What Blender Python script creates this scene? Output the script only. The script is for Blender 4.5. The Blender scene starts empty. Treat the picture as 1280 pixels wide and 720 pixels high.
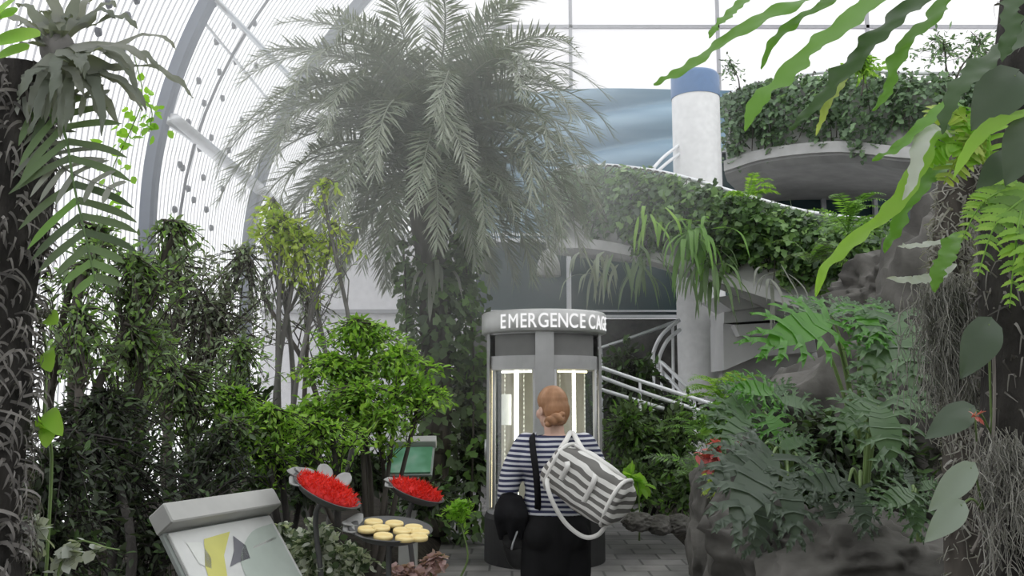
import bpy, math, random
import numpy as np
from mathutils import Vector, Matrix, Euler, noise as mnoise

rng = np.random.default_rng(11)
random.seed(11)
SC = bpy.context.scene
COL = SC.collection
PI = math.pi

# ------------------------------------------------------------------ camera
F = 1100.0
PITCH = math.radians(7.05)
CAMZ = 1.6
cp, sp = math.cos(PITCH), math.sin(PITCH)
cam_d = bpy.data.cameras.new('camera')
cam_d.sensor_width = 36
cam_d.lens = 36 * F / 1280
cam_d.clip_start = 0.05
cam = bpy.data.objects.new('camera', cam_d)
COL.objects.link(cam)
cam.location = (0, 0, CAMZ)
cam.rotation_euler = (PI / 2 + PITCH, 0, 0)
SC.camera = cam


def W(px, py, Y):
    """photo direction (px, py) at distance Y down the room -> world point"""
    x = (px - 640) / F
    v = -(py - 360) / F
    d = (x, cp - sp * v, sp + cp * v)
    s = Y / d[1]
    return np.array((d[0] * s, Y, CAMZ + d[2] * s))


def V3(*a):
    return np.array(a, float)


def nrm(v):
    v = np.asarray(v, float)
    n = np.linalg.norm(v, axis=-1, keepdims=True)
    return v / np.maximum(n, 1e-9)


# ------------------------------------------------------------------ materials
def new_mat(name):
    m = bpy.data.materials.new(name)
    m.use_nodes = True
    nt = m.node_tree
    nt.nodes.clear()
    out = nt.nodes.new('ShaderNodeOutputMaterial')
    return m, nt, out


def ramp(nt, stops, interp='LINEAR'):
    r = nt.nodes.new('ShaderNodeValToRGB')
    r.color_ramp.interpolation = interp
    els = r.color_ramp.elements
    while len(els) < len(stops):
        els.new(0.5)
    for e, (p, c) in zip(els, stops):
        e.position = p
        e.color = (*c, 1)
    return r


def leaf_mat(name, cols, trans=0.35, rough=0.5, spec=0.35, scale=None):
    """cols: list of colours; each leaf takes one of them at random"""
    m, nt, out = new_mat(name)
    N, L = nt.nodes, nt.links
    geo = N.new('ShaderNodeNewGeometry')
    n = len(cols)
    r = ramp(nt, [(i / max(1, n - 1) if n > 1 else 0, c) for i, c in enumerate(cols)])
    oi = N.new('ShaderNodeObjectInfo')
    add = N.new('ShaderNodeMath'); add.operation = 'ADD'
    mul = N.new('ShaderNodeMath'); mul.operation = 'MULTIPLY'; mul.inputs[1].default_value = 0.25
    L.new(oi.outputs['Random'], mul.inputs[0])
    sc = N.new('ShaderNodeMath'); sc.operation = 'MULTIPLY'; sc.inputs[1].default_value = 0.85
    L.new(geo.outputs['Random Per Island'], sc.inputs[0])
    L.new(sc.outputs[0], add.inputs[0]); L.new(mul.outputs[0], add.inputs[1])
    L.new(add.outputs[0], r.inputs[0])
    p = N.new('ShaderNodeBsdfPrincipled')
    p.inputs['Roughness'].default_value = rough
    p.inputs['Specular IOR Level'].default_value = spec
    L.new(r.outputs[0], p.inputs['Base Color'])
    t = N.new('ShaderNodeBsdfTranslucent')
    br = N.new('ShaderNodeMix'); br.data_type = 'RGBA'; br.blend_type = 'MULTIPLY'
    br.inputs[0].default_value = 1
    L.new(r.outputs[0], br.inputs[6]); br.inputs[7].default_value = (1.25, 1.35, 0.7, 1)
    L.new(br.outputs[2], t.inputs['Color'])
    mx = N.new('ShaderNodeMixShader'); mx.inputs[0].default_value = trans
    L.new(p.outputs[0], mx.inputs[1]); L.new(t.outputs[0], mx.inputs[2])
    L.new(mx.outputs[0], out.inputs[0])
    return m


def noisy_mat(name, stops, scale=6, rough=0.8, bump=0.3, detail=6, spec=0.3, metallic=0.0, stretch=(1, 1, 1), bdist=0.02):
    m, nt, out = new_mat(name)
    N, L = nt.nodes, nt.links
    tc = N.new('ShaderNodeTexCoord')
    mp = N.new('ShaderNodeMapping'); mp.inputs['Scale'].default_value = stretch
    L.new(tc.outputs['Object'], mp.inputs[0])
    nz = N.new('ShaderNodeTexNoise'); nz.inputs['Scale'].default_value = scale; nz.inputs['Detail'].default_value = detail
    L.new(mp.outputs[0], nz.inputs['Vector'])
    r = ramp(nt, stops)
    L.new(nz.outputs[0], r.inputs[0])
    p = N.new('ShaderNodeBsdfPrincipled')
    p.inputs['Roughness'].default_value = rough
    p.inputs['Metallic'].default_value = metallic
    p.inputs['Specular IOR Level'].default_value = spec
    L.new(r.outputs[0], p.inputs['Base Color'])
    if bump:
        b = N.new('ShaderNodeBump'); b.inputs['Strength'].default_value = bump; b.inputs['Distance'].default_value = bdist
        L.new(nz.outputs[0], b.inputs['Height']); L.new(b.outputs[0], p.inputs['Normal'])
    L.new(p.outputs[0], out.inputs[0])
    return m


def plain(name, c, rough=0.5, metallic=0.0, spec=0.4, var=0.06, scale=9):
    a = tuple(max(0, x * (1 - var)) for x in c); b = tuple(min(1, x * (1 + var)) for x in c)
    return noisy_mat(name, [(0.3, a), (0.7, b)], scale=scale, rough=rough, bump=0.0, metallic=metallic, spec=spec, detail=3)


def emit(name, c, s):
    m, nt, out = new_mat(name)
    e = nt.nodes.new('ShaderNodeEmission')
    e.inputs[0].default_value = (*c, 1); e.inputs[1].default_value = s
    nt.links.new(e.outputs[0], out.inputs[0])
    return m


def clear_glass(name, tint=(0.9, 0.95, 0.95), refl=0.12):
    m, nt, out = new_mat(name)
    N, L = nt.nodes, nt.links
    t = N.new('ShaderNodeBsdfTransparent'); t.inputs[0].default_value = (*tint, 1)
    g = N.new('ShaderNodeBsdfGlossy'); g.inputs['Roughness'].default_value = 0.05
    mx = N.new('ShaderNodeMixShader'); mx.inputs[0].default_value = refl
    L.new(t.outputs[0], mx.inputs[1]); L.new(g.outputs[0], mx.inputs[2]); L.new(mx.outputs[0], out.inputs[0])
    return m


def striped_glazing(name, freq, duty, axis='Y', white=(0.8, 0.8, 0.82), tr=0.97):
    """clear glazing with a frit of fine vertical lines"""
    m, nt, out = new_mat(name)
    N, L = nt.nodes, nt.links
    tc = N.new('ShaderNodeTexCoord')
    sx = N.new('ShaderNodeSeparateXYZ'); L.new(tc.outputs['Object'], sx.inputs[0])
    a = N.new('ShaderNodeMath'); a.operation = 'MULTIPLY'; a.inputs[1].default_value = freq
    L.new(sx.outputs[axis], a.inputs[0])
    fr = N.new('ShaderNodeMath'); fr.operation = 'FRACT'; L.new(a.outputs[0], fr.inputs[0])
    lt = N.new('ShaderNodeMath'); lt.operation = 'LESS_THAN'; lt.inputs[1].default_value = duty
    L.new(fr.outputs[0], lt.inputs[0])
    t = N.new('ShaderNodeBsdfTransparent'); t.inputs[0].default_value = (tr, tr, tr, 1)
    d = N.new('ShaderNodeBsdfDiffuse'); d.inputs[0].default_value = (*white, 1)
    tl = N.new('ShaderNodeBsdfTranslucent'); tl.inputs[0].default_value = (*white, 1)
    m1 = N.new('ShaderNodeMixShader'); m1.inputs[0].default_value = 0.5
    L.new(d.outputs[0], m1.inputs[1]); L.new(tl.outputs[0], m1.inputs[2])
    mx = N.new('ShaderNodeMixShader')
    L.new(lt.outputs[0], mx.inputs[0]); L.new(t.outputs[0], mx.inputs[1]); L.new(m1.outputs[0], mx.inputs[2])
    L.new(mx.outputs[0], out.inputs[0])
    return m


def frosted(name, tint, trans):
    m, nt, out = new_mat(name)
    N, L = nt.nodes, nt.links
    t = N.new('ShaderNodeBsdfTransparent'); t.inputs[0].default_value = (*tint, 1)
    d = N.new('ShaderNodeBsdfDiffuse'); d.inputs[0].default_value = (*tint, 1)
    tl = N.new('ShaderNodeBsdfTranslucent'); tl.inputs[0].default_value = (*tint, 1)
    m1 = N.new('ShaderNodeMixShader'); m1.inputs[0].default_value = 0.6
    L.new(d.outputs[0], m1.inputs[1]); L.new(tl.outputs[0], m1.inputs[2])
    mx = N.new('ShaderNodeMixShader'); mx.inputs[0].default_value = trans
    L.new(m1.outputs[0], mx.inputs[1]); L.new(t.outputs[0], mx.inputs[2]); L.new(mx.outputs[0], out.inputs[0])
    return m


def stripes(name, axis, freq, duty, ca, cb, rough=0.85, wob=0.0, wscale=4, offset=0.0):
    m, nt, out = new_mat(name)
    N, L = nt.nodes, nt.links
    tc = N.new('ShaderNodeTexCoord')
    sx = N.new('ShaderNodeSeparateXYZ'); L.new(tc.outputs['Object'], sx.inputs[0])
    src = sx.outputs[axis]
    nz = N.new('ShaderNodeTexNoise'); nz.inputs['Scale'].default_value = wscale; L.new(tc.outputs['Object'], nz.inputs['Vector'])
    w = N.new('ShaderNodeMath'); w.operation = 'MULTIPLY_ADD'; w.inputs[1].default_value = wob
    L.new(nz.outputs[0], w.inputs[0]); L.new(src, w.inputs[2])
    a = N.new('ShaderNodeMath'); a.operation = 'MULTIPLY_ADD'; a.inputs[1].default_value = freq; a.inputs[2].default_value = offset
    L.new(w.outputs[0], a.inputs[0])
    fr = N.new('ShaderNodeMath'); fr.operation = 'FRACT'; L.new(a.outputs[0], fr.inputs[0])
    r = ramp(nt, [(0.0, ca), (duty, cb)], 'CONSTANT')
    L.new(fr.outputs[0], r.inputs[0])
    p = N.new('ShaderNodeBsdfPrincipled'); p.inputs['Roughness'].default_value = rough
    p.inputs['Specular IOR Level'].default_value = 0.15
    L.new(r.outputs[0], p.inputs['Base Color']); L.new(p.outputs[0], out.inputs[0])
    return m


# ------------------------------------------------------------------ mesh builder
class MB:
    def __init__(self):
        self.v = []; self.f = []; self.n = 0

    def add(self, verts, faces):
        verts = np.asarray(verts, float).reshape(-1, 3)
        o = self.n
        self.v.append(verts)
        self.f.extend([tuple(i + o for i in f) for f in faces])
        self.n += len(verts)
        return self

    def scatter(self, tv, tf, pos, R, scale):
        """copies of a template: pos (n,3), R (n,3,3) columns = axes, scale (n,) or (n,3)"""
        tv = np.asarray(tv, float)
        n, k = len(pos), len(tv)
        scale = np.asarray(scale, float)
        if scale.ndim == 1:
            scale = np.repeat(scale[:, None], 3, 1)
        s = tv[None] * scale[:, None, :]
        w = np.einsum('nij,nkj->nki', R, s) + np.asarray(pos)[:, None, :]
        o = self.n
        self.v.append(w.reshape(-1, 3))
        for i in range(n):
            b = o + i * k
            self.f.extend([tuple(b + j for j in f) for f in tf])
        self.n += n * k
        return self

    def box(self, c, size, R=None):
        h = np.array(size) / 2
        p = np.array([(x, y, z) for x in (-1, 1) for y in (-1, 1) for z in (-1, 1)], float) * h
        if R is not None:
            p = p @ np.asarray(R).T
        return self.add(p + np.array(c), [(0, 1, 3, 2), (4, 6, 7, 5), (0, 4, 5, 1), (2, 3, 7, 6), (0, 2, 6, 4), (1, 5, 7, 3)])

    def bbox(self, c, size, b=0.01, R=None):
        """box with chamfered vertical and top edges"""
        h = np.array(size) / 2
        pts = []
        def ring(ix, iy, z):
            ax, ay = h[0] - ix, h[1] - iy
            return [(-ax, -h[1] + iy - iy, z)]
        rings = []
        for z, ins in ((-h[2], b), (-h[2] + b, 0), (h[2] - b, 0), (h[2], b)):
            x, y = h[0] - ins, h[1] - ins
            bb = b
            rings.append([(x - bb, -y, z), (x, -y + bb, z), (x, y - bb, z), (x - bb, y, z), (-x + bb, y, z), (-x, y - bb, z), (-x, -y + bb, z), (-x + bb, -y, z)])
        P = np.array(rings, float).reshape(-1, 3)
        if R is not None:
            P = P @ np.asarray(R).T
        fs = []
        for i in range(3):
            for j in range(8):
                a, c2 = i * 8 + j, i * 8 + (j + 1) % 8
                fs.append((a, c2, c2 + 8, a + 8))
        fs.append(tuple(range(7, -1, -1))); fs.append(tuple(24 + j for j in range(8)))
        return self.add(P + np.array(c), fs)

    def tube(self, pts, rad, n=8, cap=True, flat=1.0):
        pts = np.asarray(pts, float)
        m = len(pts)
        rad = np.full(m, rad) if np.isscalar(rad) else np.asarray(rad, float)
        T = nrm(np.gradient(pts, axis=0))
        up = V3(0, 0, 1) if abs(T[0][2]) < 0.9 else V3(1, 0, 0)
        a = nrm(np.cross(T[0], up)); rings = []
        ang = np.linspace(0, 2 * PI, n, endpoint=False)
        for i in range(m):
            a = nrm(a - T[i] * np.dot(a, T[i]))
            b = np.cross(T[i], a)
            rings.append(pts[i] + rad[i] * (np.cos(ang)[:, None] * a + flat * np.sin(ang)[:, None] * b))
        fs = []
        for i in range(m - 1):
            for j in range(n):
                p, q = i * n + j, i * n + (j + 1) % n
                fs.append((p, q, q + n, p + n))
        if cap:
            fs.append(tuple(range(n - 1, -1, -1))); fs.append(tuple((m - 1) * n + j for j in range(n)))
        return self.add(np.concatenate(rings), fs)

    def lathe(self, prof, c=(0, 0, 0), n=48, a0=0, a1=2 * PI, closed=True):
        full = abs(a1 - a0 - 2 * PI) < 1e-6
        k = n if full else n + 1
        ang = np.linspace(a0, a1, n, endpoint=False) if full else np.linspace(a0, a1, k)
        P = []
        for r, z in prof:
            P.append(np.stack([r * np.cos(ang), r * np.sin(ang), np.full(k, z)], 1))
        fs = []
        for i in range(len(prof) - 1):
            for j in range(n if full else n):
                p, q = i * k + j, i * k + (j + 1) % k
                fs.append((p, q, q + k, p + k))
        return self.add(np.concatenate(P) + np.array(c), fs)

    def grid(self, P, wrap_u=False):
        P = np.asarray(P, float); a, b = P.shape[:2]
        fs = []
        for i in range(a - 1):
            for j in range(b - 1 if not wrap_u else b):
                j2 = (j + 1) % b
                fs.append((i * b + j, i * b + j2, (i + 1) * b + j2, (i + 1) * b + j))
        return self.add(P.reshape(-1, 3), fs)

    def ellipsoid(self, c, r, R=None, nu=16, nv=10):
        th = np.linspace(0, PI, nv + 1); ph = np.linspace(0, 2 * PI, nu, endpoint=False)
        P = np.array([[(math.sin(t) * math.cos(p), math.sin(t) * math.sin(p), math.cos(t)) for p in ph] for t in th]) * np.array(r)
        if R is not None:
            P = P @ np.asarray(R).T
        return self.grid(P + np.array(c), wrap_u=True)

    def mesh(self, name, off=(0, 0, 0), smooth=True):
        me = bpy.data.meshes.new(name)
        V = (np.concatenate(self.v) if self.v else np.zeros((0, 3))) - np.asarray(off)
        me.vertices.add(len(V)); me.vertices.foreach_set('co', V.astype(np.float32).ravel())
        ls = np.fromiter((len(f) for f in self.f), int, len(self.f))
        me.loops.add(int(ls.sum())); me.loops.foreach_set('vertex_index', np.fromiter((i for f in self.f for i in f), np.int32))
        me.polygons.add(len(ls))
        me.polygons.foreach_set('loop_start', np.concatenate([[0], np.cumsum(ls)[:-1]]).astype(np.int32))
        me.polygons.foreach_set('use_smooth', np.full(len(ls), smooth))
        me.update(calc_edges=True)
        me.validate()
        return me


ORG = {}


def link(name, me, mat, parent=None, loc=(0, 0, 0)):
    o = bpy.data.objects.new(name, me)
    COL.objects.link(o)
    if mat is not None and len(me.materials) == 0:
        me.materials.append(mat)
    if parent is not None:
        o.parent = parent
        ORG[o.name] = ORG[parent.name] + np.asarray(loc)
        o.location = loc
    else:
        o.location = loc
        ORG[o.name] = np.asarray(loc, float)
    return o


def build(mb, name, mat, parent=None, origin=None, smooth=True):
    """mb in world coordinates -> object (local to its parent, or with ORIGIN as its base point)"""
    if parent is not None:
        return link(name, mb.mesh(name, ORG[parent.name], smooth), mat, parent)
    og = np.asarray(origin if origin is not None else (0, 0, 0), float)
    return link(name, mb.mesh(name, og, smooth), mat, None, og)


def tag(o, label=None, cat=None, group=None, kind=None):
    if label: o['label'] = label
    if cat: o['category'] = cat
    if group: o['group'] = group
    if kind: o['kind'] = kind
    return o


def thing(name, label, cat, loc, group=None):
    o = bpy.data.objects.new(name, None)
    COL.objects.link(o)
    o.empty_display_size = 0.1
    o.location = loc
    ORG[o.name] = np.asarray(loc, float)
    return tag(o, label, cat, group)


def struct(mb, name, mat, smooth=False):
    return tag(build(mb, name, mat, smooth=smooth), kind='structure')


def smooth_path(P, n=24):
    """Catmull-Rom through points"""
    P = np.asarray(P, float)
    Q = np.vstack([2 * P[0] - P[1], P, 2 * P[-1] - P[-2]])
    out = []
    m = len(P) - 1
    for i in range(m):
        k = max(2, n // m)
        for t in np.linspace(0, 1, k, endpoint=False):
            a, b, c, d = Q[i:i + 4]
            out.append(0.5 * ((2 * b) + (-a + c) * t + (2 * a - 5 * b + 4 * c - d) * t * t + (-a + 3 * b - 3 * c + d) * t ** 3))
    out.append(P[-1])
    return np.array(out)


def frames(dirs, ups):
    """rotation matrices with y = dirs, z near ups"""
    y = nrm(dirs)
    x = nrm(np.cross(y, ups))
    bad = np.linalg.norm(np.cross(y, ups), axis=1) < 1e-4
    x[bad] = V3(1, 0, 0)
    z = np.cross(x, y)
    return np.stack([x, y, z], axis=2)


# ------------------------------------------------------------------ leaf templates (base at 0, along +Y, face +Z, length 1)
OVAL = ([(0, 0, 0), (-.2, .3, .05), (.2, .3, .05), (0, .38, -.01), (-.17, .68, .03), (.17, .68, .03), (0, .7, -.04), (0, 1, -.1)],
        [(0, 2, 3), (0, 3, 1), (2, 5, 6, 3), (1, 3, 6, 4), (5, 7, 6), (4, 6, 7)])
ROUND = ([(0, 0, 0), (-.34, .25, .05), (.34, .25, .05), (0, .45, -.02), (-.36, .62, .02), (.36, .62, .02), (0, 1, -.08)],
         [(0, 2, 3), (0, 3, 1), (2, 5, 3), (1, 3, 4), (5, 6, 3), (4, 3, 6)])
LANCE = ([(0, 0, 0), (-.09, .35, .02), (.09, .35, .02), (0, .4, -.02), (0, 1, -.14)],
         [(0, 2, 3), (0, 3, 1), (2, 4, 3), (1, 3, 4)])
IVY = ([(0, 0, 0), (-.42, .15, .02), (-.22, .42, .03), (-.3, .65, .0), (0, .55, -.03), (0, 1, -.06), (.3, .65, 0), (.22, .42, .03), (.42, .15, .02)],
       [(0, 4, 2, 1), (2, 4, 3), (3, 4, 5), (5, 4, 6), (6, 4, 7), (0, 8, 7, 4)])


def rand_dirs(n):
    return nrm(rng.normal(size=(n, 3)))


def leaf_cloud(mb, pos, dirs, size, tmpl=OVAL, upj=0.5, sj=0.35):
    pos = np.asarray(pos); n = len(pos)
    up = V3(0, 0, 1) + rng.normal(size=(n, 3)) * upj
    R = frames(dirs, up)
    s = size * (1 + rng.uniform(-sj, sj, n))
    mb.scatter(tmpl[0], tmpl[1], pos, R, s)


def in_blob(n, c, r, p=0.45):
    d = rand_dirs(n)
    return np.asarray(c) + d * np.asarray(r) * (rng.uniform(0, 1, n) ** p)[:, None]


def shrub(name, label, cat, base, blobs, twigs, lpt, size, lmat, bmat, tmpl=OVAL, trunk_r=0.03, droop=0.25,
          group=None, hang=0.0, upj=0.5, spread=0.6, tl=(0.25, 0.5), stem_name='stem', stem_lift=0.0, stems=True):
    """plant with one stem into each crown lobe, twigs off the stems and leaves along the twigs"""
    base = np.asarray(base, float)
    root = thing(name, label, cat, base, group)
    vol = np.array([np.prod(b[1]) ** (2 / 3) for b in blobs]); vol = vol / vol.sum()
    lm = MB(); tw = MB()
    for (c, r), w in zip(blobs, vol):
        c = np.asarray(c, float); r = np.asarray(r, float)
        nt = max(3, int(round(twigs * w)))
        b0 = base + V3(rng.uniform(-1, 1), rng.uniform(-1, 1), 0) * trunk_r * 1.5
        mid = (b0 * 0.5 + c * 0.5) + rng.normal(size=3) * np.linalg.norm(c - b0) * 0.07
        st = smooth_path([b0, mid, c, c + V3(rng.normal() * .1, rng.normal() * .1, r[2] * .6)], 15)
        if stems:
            build(MB().tube(st, np.linspace(trunk_r, trunk_r * 0.3, len(st)), 7), stem_name, bmat, root)
        P = in_blob(nt, c, r)
        for p in P:
            k = st[int(np.clip(len(st) * (0.45 + 0.5 * rng.random()), 0, len(st) - 1))]
            d = nrm(p - k)
            L = np.linalg.norm(p - k)
            seg = min(L, rng.uniform(*tl))
            q = p - d * seg
            bend = V3(0, 0, -droop * seg)
            t = np.linspace(0, 1, lpt)
            line = q + (p - q) * t[:, None] + bend * (t ** 2)[:, None]
            tw.tube([k, (k + q) / 2 + rng.normal(size=3) * L * .05, q, line[lpt // 2], line[-1]], [trunk_r * .22, trunk_r * .2, trunk_r * .16, trunk_r * .1, trunk_r * .05], 4, cap=False)
            dd = nrm(d + spread * rng.normal(size=(lpt, 3)) + V3(0, 0, -hang))
            leaf_cloud(lm, line, dd, size, tmpl, upj)
    if stems:
        build(tw, 'twigs', bmat, root)
    build(lm, 'foliage', lmat, root)
    return root


# ------------------------------------------------------------------ pinnate fronds (local: base at 0, outward +Y)
def frond_curve(L, e0, e1, n=20, p=1.2):
    t = np.linspace(0, 1, n)
    e = e0 + (e1 - e0) * t ** p
    ds = L / (n - 1)
    y = np.concatenate([[0], np.cumsum(np.cos(e[:-1]) * ds)])
    z = np.concatenate([[0], np.cumsum(np.sin(e[:-1]) * ds)])
    return np.stack([np.zeros(n), y, z], 1), e


def pinnate(L, e0, e1, pairs, ll, lw, ang0=65, ang1=30, vee=0.25, droop=0.25, start=0.12, rr=0.012, p=1.2, jit=0.12, prof='palm', curl=0.0):
    """returns MB of rachis plus leaflets"""
    C, e = frond_curve(L, e0, e1, 24, p)
    if curl:
        C[:, 0] += curl * L * np.linspace(0, 1, 24) ** 2
    mb = MB()
    mb.tube(C, np.linspace(rr, rr * .25, len(C)), 5, cap=False)
    T = nrm(np.gradient(C, axis=0))
    s = np.linspace(start, 0.995, pairs)
    idx = s * (len(C) - 1)
    i0 = np.clip(idx.astype(int), 0, len(C) - 2); fr = (idx - i0)[:, None]
    P = C[i0] * (1 - fr) + C[i0 + 1] * fr
    TT = nrm(T[i0] * (1 - fr) + T[i0 + 1] * fr)
    u = (s - start) / (1 - start)
    if prof == 'palm':
        ln = ll * (0.45 + 0.55 * np.sin(PI * np.clip(u * .8 + .18, 0, 1)))
    elif prof == 'fern':
        ln = ll * np.clip(np.sin(PI * (u * .92 + .06)) ** 0.7, .08, 1) * (1 - .35 * u)
    else:
        ln = ll * np.clip(1 - u ** 2.5, .12, 1) * np.clip(.5 + 2 * u, 0, 1)
    for side in (-1, 1):
        X = np.tile(V3(side, 0, 0), (pairs, 1)) + rng.normal(size=(pairs, 3)) * jit * .5
        Nn = nrm(np.cross(np.tile(V3(1, 0, 0), (pairs, 1)), TT))
        a = np.radians(ang0 + (ang1 - ang0) * u) + rng.normal(size=pairs) * jit * .5
        d = nrm(np.cos(a)[:, None] * TT + np.sin(a)[:, None] * X + Nn * (vee + rng.normal(size=pairs) * jit)[:, None])
        wv = nrm(np.cross(d, Nn))
        l = (ln * (1 + rng.normal(size=pairs) * .06))[:, None]
        g = V3(0, 0, -1)
        m1 = P + d * l * .45 + g * l * droop * .12
        tip = P + d * l + g * l * droop * .55
        w = lw * np.clip(ln / ll, .35, 1)[:, None]
        V = np.stack([P - wv * w * .35, P + wv * w * .35, m1 - wv * w, m1 + wv * w, tip], 1)
        b = mb.n
        fs = []
        for k in range(pairs):
            o = b + 5 * k
            fs += [(0 + o, 1 + o, 3 + o, 2 + o), (2 + o, 3 + o, 4 + o)]
        mb.v.append(V.reshape(-1, 3)); mb.f.extend(fs); mb.n += 5 * pairs
    return mb


def strap(pts, w, normal, wave=0.0, waves=9, n=40, cup=0.12, prof=None, jag=0.0, fold=0.0):
    """long leaf blade along pts; normal = hint of its upper side; wavy edges"""
    C = smooth_path(pts, n)
    m = len(C)
    T = nrm(np.gradient(C, axis=0))
    nh = np.asarray(normal, float)
    s = np.linspace(0, 1, m)
    if prof is None:
        pr = np.clip(np.sin(PI * np.clip(s, 0, 1) ** 0.75) ** 0.6, 0.03, 1)
    else:
        pr = np.interp(s, np.linspace(0, 1, len(prof)), prof)
    side = nrm(np.cross(T, nh)); up = np.cross(side, T)
    rows = []
    ph = rng.uniform(0, 6)
    for k, u in enumerate((-1, -.55, 0, .55, 1)):
        sd_ = 3.7 if u > 0 else 9.1
        n1 = np.array([mnoise.noise(Vector((float(q) * waves * 1.6, ph, sd_))) for q in s]) * 1.9
        n2 = np.array([mnoise.noise(Vector((float(q) * waves * 2.2, ph + 5, sd_))) for q in s]) * 1.5
        wob = wave * w * n1 * abs(u) ** 2
        ww = w * pr * (1 + jag * n2 * abs(u))
        rows.append(C + side * (u * ww)[:, None] + up * (cup * w * pr * abs(u) + wob)[:, None])
    return MB().grid(np.stack(rows, 1))


def lobed_leaf(L, Wd, pairs=8, lobe_w=0.045, droop=0.35, cup=0.15):
    """deeply cut leaf (philodendron): centre blade and finger lobes, base at 0 along +Y"""
    mb = MB()
    t = np.linspace(0, 1, 14)
    mid = np.stack([0 * t, L * t, -droop * L * t ** 2], 1)
    wid = Wd * .27 * np.sin(PI * np.clip(t * .9 + .08, 0, 1)) ** .7
    rows = [mid + np.stack([k * wid, 0 * t, cup * wid * abs(k)], 1) for k in (-1, 0, 1)]
    mb.grid(np.stack(rows, 1))
    u = np.linspace(0.02, .93, pairs)
    for sd in (-1, 1):
        for i, uu in enumerate(u):
            c = np.array([np.interp(uu, t, mid[:, j]) for j in range(3)])
            a = math.radians(118 - 92 * uu) + rng.normal() * .06
            ln = Wd * (.62 + .5 * math.sin(PI * min(1, uu * .9 + .2))) * .66 * (1 + rng.normal() * .08)
            d = V3(sd * math.sin(a), math.cos(a), .12)
            pr = [1.1, 1, .95, 1.0, .7, .08]
            pts = [c + V3(0, 0, .002), c + d * ln * .35 + V3(0, 0, .01 * L), c + d * ln * .7 - V3(0, 0, .05 * L), c + d * ln - V3(0, 0, .14 * L) + V3(0, .1 * ln, 0)]
            C = smooth_path(pts, 9)
            T = nrm(np.gradient(C, axis=0)); side = nrm(np.cross(T, V3(0, 0, 1)))
            w = lobe_w * L * np.interp(np.linspace(0, 1, len(C)), np.linspace(0, 1, 6), pr)
            mb.grid(np.stack([C - side * w[:, None], C + V3(0, 0, -.006), C + side * w[:, None]], 1))
            for f_, sg in ((.42, 1), (.62, -1), (.75, 1)):      # teeth of the lobe
                b_ = c + (np.array([np.interp(f_, np.linspace(0, 1, len(C)), C[:, j]) for j in range(3)]) - c)
                e_ = nrm(d * .75 + V3(-sd * math.cos(a), math.sin(a), 0) * sg * .8)
                l_ = ln * .36 * (1.1 - f_ * .5)
                Q = smooth_path([b_, b_ + e_ * l_ * .5, b_ + e_ * l_ - V3(0, 0, .04 * L)], 6)
                s2 = nrm(np.cross(nrm(np.gradient(Q, axis=0)), V3(0, 0, 1)))
                w2 = lobe_w * L * .62 * np.interp(np.linspace(0, 1, len(Q)), [0, .5, 1], [1.1, .9, .08])
                mb.grid(np.stack([Q - s2 * w2[:, None], Q + V3(0, 0, -.004), Q + s2 * w2[:, None]], 1))
    return mb


def heart_leaf(L, Wd, droop=0.25, cup=0.2, n=14, wave=0.05):
    t = np.linspace(0, 1, n)
    wd = Wd * (np.sin(PI * t ** .62)) ** .8
    back = -0.14 * L * np.exp(-(t / .12) ** 2)
    mid = np.stack([0 * t, L * t, -droop * L * t ** 2], 1)
    rows = []
    for k in (-1, -.5, 0, .5, 1):
        rows.append(mid + np.stack([k * wd, back * abs(k), cup * wd * abs(k) + wave * Wd * np.sin(t * 9 + k) * abs(k)], 1))
    return MB().grid(np.stack(rows, 1))


def place_mesh(me, name, mat, parent, loc, R, s=1.0):
    """object sharing mesh ME, with rotation matrix R (columns axes) in the parent's frame"""
    o = bpy.data.objects.new(name, me)
    COL.objects.link(o)
    if mat is not None and len(me.materials) == 0:
        me.materials.append(mat)
    o.parent = parent
    M = Matrix.Identity(4)
    for i in range(3):
        for j in range(3):
            M[i][j] = float(R[i][j]) * s
    M.translation = Vector([float(x) for x in loc])
    o.matrix_basis = M
    return o


def rock_mesh(r, seed, rough=0.35, freq=1.3, sub=5):
    import bmesh
    bm = bmesh.new()
    bmesh.ops.create_icosphere(bm, subdivisions=sub, radius=1)
    for v in bm.verts:
        p = v.co * freq + Vector((seed * 3.1, seed * 1.7, seed))
        d = 1 + rough * (mnoise.noise(p) + .55 * (1 - 2 * abs(mnoise.noise(p * 2.1))) - .2 + .3 * mnoise.noise(p * 4.5) + .16 * (1 - 2 * abs(mnoise.noise(p * 8))) + .08 * mnoise.noise(p * 17))
        # flatten into facets
        q = v.co * d
        v.co = Vector((q.x * r[0], q.y * r[1], q.z * r[2]))
    me = bpy.data.meshes.new('rock')
    bm.to_mesh(me); bm.free()
    me.polygons.foreach_set('use_smooth', np.full(len(me.polygons), True))
    return me


def remeshed(mb, name, voxel, smooth_it=4, factor=0.5):
    """one continuous surface from overlapping solids"""
    me = mb.mesh(name)
    o = bpy.data.objects.new(name, me); COL.objects.link(o)
    r = o.modifiers.new('r', 'REMESH'); r.mode = 'VOXEL'; r.voxel_size = voxel
    s = o.modifiers.new('s', 'SMOOTH'); s.iterations = smooth_it; s.factor = factor
    bpy.context.view_layer.update()
    dg = bpy.context.evaluated_depsgraph_get()
    res = bpy.data.meshes.new_from_object(o.evaluated_get(dg))
    bpy.data.objects.remove(o); bpy.data.meshes.remove(me)
    res.polygons.foreach_set('use_smooth', np.full(len(res.polygons), True))
    res.name = name
    res.materials.clear()
    return res


def shift_mesh(me, off):
    n = len(me.vertices); a = np.empty(n * 3, np.float32)
    me.vertices.foreach_get('co', a)
    a = a.reshape(-1, 3) - np.asarray(off, np.float32)
    me.vertices.foreach_set('co', a.ravel()); me.update()
    return me

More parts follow.
